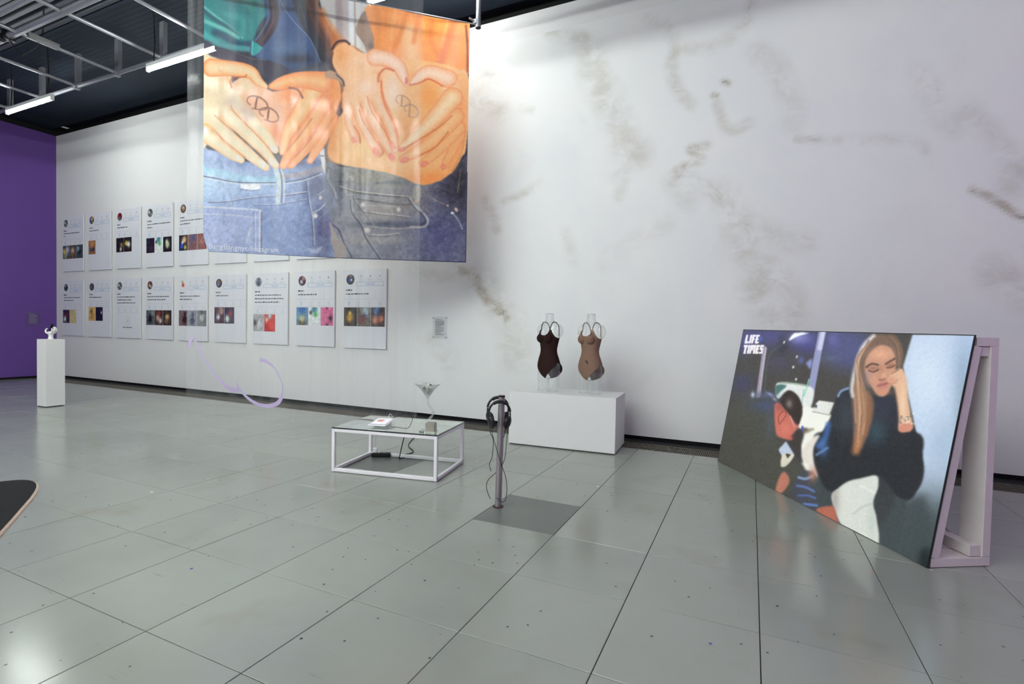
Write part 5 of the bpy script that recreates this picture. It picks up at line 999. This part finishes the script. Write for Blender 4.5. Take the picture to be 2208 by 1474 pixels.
    I.fill(WALLP, (186, 202, 224), 1.4, sm=False); I.setclip(WALLP, 1.5, False); I.blob((2000, 820), (50, 90), (206, 220, 236), .9); I.blob((2085, 800), (30, 90), (150, 172, 200), .8); I.blob((2040, 960), (34, 60), (160, 182, 204), .7); I.blob((2010, 1130), (90, 80), (76, 86, 88), 1.0); I.blob((1990, 1210), (110, 60), (62, 72, 74), 1.0); I.blob((2075, 900), (16, 100), (120, 140, 150), .5); I.clip = None
    I.fill(r([(720, 260), (1170, 290), (1300, 430), (1420, 450), (1500, 420), (1560, 700), (1520, 960), (1300, 900), (1100, 780), (900, 640), (700, 500)]), (66, 74, 76), 8, .95)
    I.fill(q([(480, 640), (400, 650), (320, 720), (250, 950), (110, 1190), (66, 1300), (80, 1440), (200, 1600), (420, 1760), (900, 1740), (1120, 1700), (1200, 1500), (1160, 1260), (1090, 1050), (950, 1090), (920, 860), (860, 720), (700, 730)]), (50, 52, 58), 1.6)
    I.fill(r([(720, 60), (740, 250), (830, 400), (1000, 320), (1170, 290), (1290, 420), (1400, 460), (1460, 360), (1490, 150), (1430, -30), (800, -30)]), (44, 46, 50), 2); I.fill(r([(1170, 290), (1290, 420), (1250, 560), (1160, 640), (1150, 480)]), (60, 62, 64), 4, .9)
    I.line(q([(330, 730), (360, 680), (430, 650)]), 5, (150, 176, 220), .8, 3); I.line(q([(130, 1240), (200, 1150), (230, 1020)]), 12, (70, 110, 180), .7, 8); I.line(q([(110, 1330), (220, 1260)]), 5, (120, 160, 214), .7, 4); I.blob(q([(720, 1100)])[0], (22, 26), (58, 84, 96), .7); I.blob(q([(420, 950)])[0], (20, 40), (62, 66, 74), .8); I.blob(q([(900, 900)])[0], (14, 40), (48, 50, 62), .7); I.blob(q([(180, 1260)])[0], (10, 20), (86, 130, 196), .6)
    I.fill(q([(730, 730), (800, 760), (860, 700), (880, 800), (800, 980), (700, 900)]), (54, 56, 70), 3, .9)
    I.fill(q([(690, 100), (800, 96), (910, 110), (985, 250), (980, 400), (930, 440), (900, 300), (840, 230), (740, 215), (640, 330), (600, 480), (600, 650), (680, 740), (690, 900), (610, 1180), (500, 1310), (484, 1000), (470, 720), (520, 450), (590, 220)]), (118, 96, 84), 2.4)
    I.line(q([(690, 115), (580, 230), (510, 430), (470, 640), (480, 730)]), 8, (222, 218, 218), .9, 7); I.line(q([(640, 160), (560, 330), (525, 500)]), 4, (120, 112, 112), .7, 2); I.line(q([(540, 620), (560, 850), (560, 1050), (510, 1290)]), 15, (182, 122, 80), .85, 14); I.line(q([(620, 700), (640, 900), (600, 1120)]), 10, (150, 100, 70), .8, 6); I.line(q([(580, 700), (600, 950), (540, 1200)]), 3, (226, 166, 116), .6, 3); I.line(q([(500, 760), (510, 1000)]), 4, (200, 160, 130), .6, 3)
    I.fill(q([(740, 212), (850, 228), (905, 310), (915, 430), (890, 570), (840, 690), (780, 735), (715, 705), (640, 580), (598, 450), (630, 320)]), (192, 144, 120), 1.4); I.blob(q([(760, 300)])[0], (22, 12), (222, 168, 138), .8); I.blob(q([(640, 540)])[0], (9, 20), (168, 140, 134), .7); I.blob(q([(690, 570)])[0], (12, 10), (204, 146, 124), .7); I.blob(q([(790, 690)])[0], (14, 6), (204, 140, 112), .7); I.blob(q([(880, 520)])[0], (8, 14), (206, 150, 126), .7)
    I.line(q([(614, 436), (660, 404), (700, 402), (735, 412)]), 3.8, (70, 56, 56), .9, 2.4); I.line(q([(812, 402), (855, 376), (905, 346)]), 3.8, (74, 58, 56), .9, 2.4); I.blob(q([(690, 445)])[0], (12, 5), (150, 104, 90), .8); I.blob(q([(860, 415)])[0], (10, 4.5), (150, 104, 90), .8); I.line(q([(640, 468), (690, 482), (742, 458)]), 2.6, (74, 52, 52), .9, 1.6); I.line(q([(825, 440), (870, 436), (902, 415)]), 2.4, (80, 56, 52), .9, 1.6)
    I.line(q([(765, 430), (772, 500), (760, 545)]), 4, (176, 122, 100), .6, 3); I.blob(q([(790, 520)])[0], (6, 6), (216, 168, 142), .8); I.line(q([(745, 560), (775, 568), (805, 552)]), 2.6, (120, 74, 66), .8, 1.6); I.ell(q([(782, 612)])[0], (13, 4.2), (168, 100, 98), -.28, 1.6, .85); I.ell(q([(788, 630)])[0], (10, 3.6), (190, 122, 114), -.22, 1.6, .85); I.line(q([(728, 628), (780, 617), (842, 596)]), 1.3, (104, 58, 58), .8, 1.2)
    I.fill(q([(830, 560), (880, 500), (960, 440), (1005, 500), (1030, 600), (1040, 760), (1062, 900), (1085, 1030), (1050, 1085), (950, 1085), (945, 950), (930, 800), (900, 650), (850, 600)]), (216, 176, 146), 1.4); I.blob(q([(985, 800)])[0], (7, 40), (236, 206, 176), .7); I.blob(q([(870, 570)])[0], (10, 8), (196, 136, 112), .7); I.line(q([(875, 500), (930, 470), (965, 445)]), 2, (120, 84, 70), .7); I.line(q([(850, 600), (900, 600), (930, 560)]), 2, (176, 120, 98), .7); I.line(q([(905, 640), (935, 820), (948, 1000)]), 3, (150, 112, 92), .6, 3)
    rs_ = random.Random(9)
    for k in range(46):
        a0 = rs_.uniform(0, 1); x0_ = 700 - 60 * a0; x1_ = 470 + 200 * rs_.random(); ye = rs_.uniform(900, 1280); col = rs_.choice(((206, 190, 180), (150, 110, 84), (96, 76, 68), (196, 140, 96), (120, 92, 74), (214, 160, 112)))
        I.line(q([(x0_, 130 + 60 * a0), (560 - 60 * a0, 360), (500 + (x1_ - 470) * .5, 650), (x1_ * .5 + 280, 900), (x1_ * .35 + 350, ye)]), 1.3, col, .42, 1.6)
    for k in range(14): I.line(q([(820 + k * 7, 110 + k * 3), (900 + k * 5, 200), (930 + k * 3.4, 330), (925 + k * 3, 420)]), 1.2, rs_.choice(((150, 120, 100), (90, 72, 64))), .45, 1.4)
    for k in range(40): P = (960 + rs_.random() * 140, 905 + rs_.random() * 110); I.ell(q([(P[0], P[1] - (P[0] - 960) * .25 + 35)])[0], (1.6, 1.6), rs_.choice(((240, 238, 226), (150, 140, 122), (90, 84, 76))), 0, .5)
    I.fill(q([(960, 1020), (1080, 1020), (1060, 1090), (950, 1090)]), (206, 140, 118), 1.4)
    TROU = r([(845, 430), (890, 380), (960, 330), (1060, 305), (1165, 288), (1176, 370), (1140, 480), (1165, 600), (1172, 780), (1000, 720), (920, 650), (870, 540)]); I.fill(TROU, (214, 216, 208), 1.4); I.setclip(TROU); I.blob(r([(870, 450)])[0], (10, 40), (160, 150, 146), .7); I.blob(r([(1130, 620)])[0], (10, 50), (190, 200, 192), .7); I.line(r([(1000, 560), (1070, 510), (1160, 480)]), 3, (180, 184, 176), .7, 3); I.line(r([(1050, 360), (1150, 410)]), 3, (232, 232, 226), .7, 3); I.clip = None
    I.fill(r([(440, 420), (470, 300), (510, 260), (545, 330), (490, 410)]), (180, 118, 98), 1.6); I.fill(r([(560, 380), (620, 280), (650, 250), (720, 270), (700, 340), (740, 470), (745, 530), (640, 490), (580, 440)]), (72, 74, 84), 2); I.line(r([(610, 300), (660, 310), (710, 290)]), 5, (150, 180, 226), .8, 4); I.line(r([(600, 360), (660, 370), (720, 400)]), 5, (100, 126, 190), .8, 3); I.line(r([(610, 430), (680, 430), (730, 450)]), 4, (90, 116, 190), .8, 3); I.line(r([(650, 490), (740, 500)]), 5, (104, 140, 214), .8, 3); I.fill(r([(700, 240), (640, 170), (640, 100), (700, 20), (760, 0), (715, 90), (720, 200), (745, 300)]), (222, 216, 206), 2); I.blob(r([(710, 280)])[0], (9, 14), (190, 130, 106), .8)
    I.fill(r([(740, 525), (800, 508), (860, 512), (885, 600), (900, 640), (760, 560)]), (176, 104, 84), 1.6)
    # block lettering
    W_ = (252, 246, 250); kx = -.215
    def R_(x0, y0, x1, y1): I.fill(p([(x + (y - 105) * kx, y) for x, y in ((x0, y0), (x1, y0), (x1, y1), (x0, y1))]), W_, .35, 1, False)
    y0, y1 = 105, 200; x = 343
    for bx in ([(0, 0, 22, 95), (0, 70, 42, 95)], [(46, 0, 66, 95)], [(70, 0, 92, 95), (70, 0, 106, 22), (70, 40, 100, 58)], [(110, 0, 132, 95), (110, 0, 148, 22), (110, 40, 144, 58), (110, 72, 152, 95)]):
        for (a0, b0, a1, b1) in bx: R_(x + a0, y0 + b0, x + a1, y0 + b1)
    I.fill(p([(474, 140), (524, 142), (520, 166), (470, 164)]), (84, 100, 160), .8, .9, False); I.fill(p([(488, 122), (508, 122), (500, 184), (480, 184)]), (84, 100, 160), .8, .9, False)
    y0 = 214; x = 343
    for bx in ([(0, 0, 44, 24), (12, 0, 34, 92)], [(48, 0, 68, 92)], [(72, 0, 92, 92), (72, 0, 132, 26), (94, 0, 108, 60), (112, 0, 132, 92)], [(136, 0, 156, 92), (136, 0, 172, 22), (136, 36, 168, 54), (136, 70, 172, 92)], [(178, 0, 214, 22), (178, 0, 195, 54), (178, 36, 214, 56), (197, 36, 214, 92), (178, 71, 214, 92)]):
        for (a0, b0, a1, b1) in bx: R_(x + a0, y0 + b0, x + a1, y0 + b1)
    I.fill([(1985, 1190), (2005, 1180), (2010, 1240), (1980, 1240)], (24, 32, 32), 6, .8, False); I.soften(.75); I.grain(2.2, 44, .6); I.grain(1.2, 45, 1.6)
    return I
SART = board_art(); Hs = homography([(0, 0), (1, 0), (1, 1), (0, 1)], [(1548, 994), (1999, 1225), (2101, 724), (1603.5, 711)])
q0, q1, q2, q3 = bp(0, 0, .004), bp(LEN, 0, .004), bp(LEN, .239, 1.345), bp(0, .237, 1.368); bn = ((q1 - q0).cross(q3 - q0)).normalized()
if bn.z < 0: bn = -bn
bo = tag(empty('projection_board', bp(LEN / 2, .2, 0)), 'large leaning board showing a projected picture of two people, on a pink-white timber frame', 'board')
me = print_sheet('picture', [q + bn * .003 for q in (q0, q1, q2, q3)], 480, 330, lambda u, v: SART.sample(hmap(Hs, np.c_[u, v]))); under(put('projected_picture', me, print_mat('projected_picture', .55, .22)), bo)
ex = .006; up_ = (q3 - q0).normalized(); k0, k1, k2, k3 = q0 - PD * ex, q1 + PD * ex, q2 + PD * ex + up_ * ex, q3 - PD * ex + up_ * ex; bkv = bn * .005
pnl = MB().add([*(k + bn * .0015 for k in (k0, k1, k2, k3)), *(k - bkv for k in (k0, k1, k2, k3))], [(0, 1, 2, 3), (7, 6, 5, 4), (0, 4, 5, 1), (1, 5, 6, 2), (2, 6, 7, 3), (3, 7, 4, 0)]); under(put('panel', pnl, mat('black_panel_edge', (26, 28, 30), .5)), bo)
TIM = mat('painted_timber', (220, 213, 210), .6, 0, .3, var=.10, vscale=12, bump=.1, bscale=50); DW = .145
def plank(name, pa, pb, th, u0, u1, up=None):
    a = bp(u0, *pa); b = bp(u0, *pb); d_ = (b - a).normalized(); w_ = d_.cross(PD).normalized(); vs = []
    for u_ in (u0, u1):
        o_ = PD * (u_ - u0)
        for P, s_ in ((a, -1), (b, -1), (b, 1), (a, 1)): vs.append(P + o_ + w_ * th / 2 * s_)
    return under(put(name, MB().add(vs, [(0, 1, 2, 3), (7, 6, 5, 4), (0, 4, 5, 1), (1, 5, 6, 2), (2, 6, 7, 3), (3, 7, 4, 0)]).mesh(name, bevel=.002), TIM), bo)
for (u0, u1) in ((LEN - DW, LEN - .001), (.001, DW)):
    plank('foot_plank', (.025, .028), (.405, .028), .050, u0, u1); plank('rear_post', (.378, .055), (.378, 1.285), .052, u0, u1); plank('sloping_plank', (.052, .055), (.270, 1.285), .050, u0, u1); plank('head_plank', (.262, 1.312), (.404, 1.312), .052, u0, u1)
under(put('cross_beam', MB().beam(bp(.02, .315, .090), bp(LEN - .01, .315, .090), .07, .066).mesh('cross_beam', bevel=.002), TIM), bo); under(put('cross_beam', MB().beam(bp(.02, .325, 1.256), bp(LEN - .01, .325, 1.256), .05, .055).mesh('cross_beam', bevel=.002), TIM), bo)

# ------------------------------------------------------------------ skateboard deck jutting in from a stand outside the picture
TIP, AX, PR_ = Vector((-2.0, .747, 0)), Vector((.84, -.54, 0)).normalized(), Vector((.54, .84, 0)).normalized(); SL, SWD = .80, .205
def dz(s_): return .850
out = []
for k in range(48):
    a = 2 * math.pi * k / 48; cx_ = math.cos(a); sy_ = math.sin(a); s_ = SL / 2 - SL / 2 * abs(cx_) ** .42 * (1 if cx_ > 0 else -1); w_ = SWD / 2 * abs(sy_) ** .75 * (1 if sy_ > 0 else -1); out.append((s_, w_))
sk = tag(empty('skateboard_deck', TIP + AX * .5 + Vector((0, 0, .83))), 'skateboard deck with black grip top and pale wooden edge', 'skateboard')
def ring(off, z): return [TIP + AX * (SL / 2 + (s_ - SL / 2) * (1 - off / (SL / 2))) + PR_ * w_ * (1 - off / (SWD / 2)) + Vector((0, 0, dz(s_) + z)) for s_, w_ in out]
n = 48; dk = MB(); dk.add(ring(.003, .0) + ring(0, -.003) + ring(0, -.010) + ring(.003, -.013), [(g * n + k, g * n + (k + 1) % n, (g + 1) * n + (k + 1) % n, (g + 1) * n + k) for g in range(3) for k in range(n)] + [tuple(range(n)), tuple(range(4 * n - 1, 3 * n - 1, -1))]); under(put('deck', dk, mat('maple_ply', (226, 206, 178), .45, var=.1, vscale=20)), sk)
gp_ = MB(); gp_.add(ring(.005, .0015) + [TIP + AX * SL / 2 + Vector((0, 0, .8515))], [(k, (k + 1) % n, n) for k in range(n)]); under(put('grip_tape', gp_, mat('black_grip', (20, 22, 24), .85, 0, .2, bump=.2, bscale=400)), sk)
st2 = TIP + AX * .83; block('white_stand', (st2.x - .03, st2.y - .05, 0), .62, .10, .834, math.atan2(AX.y, AX.x), 'white stand under the skateboard deck', 'stand')
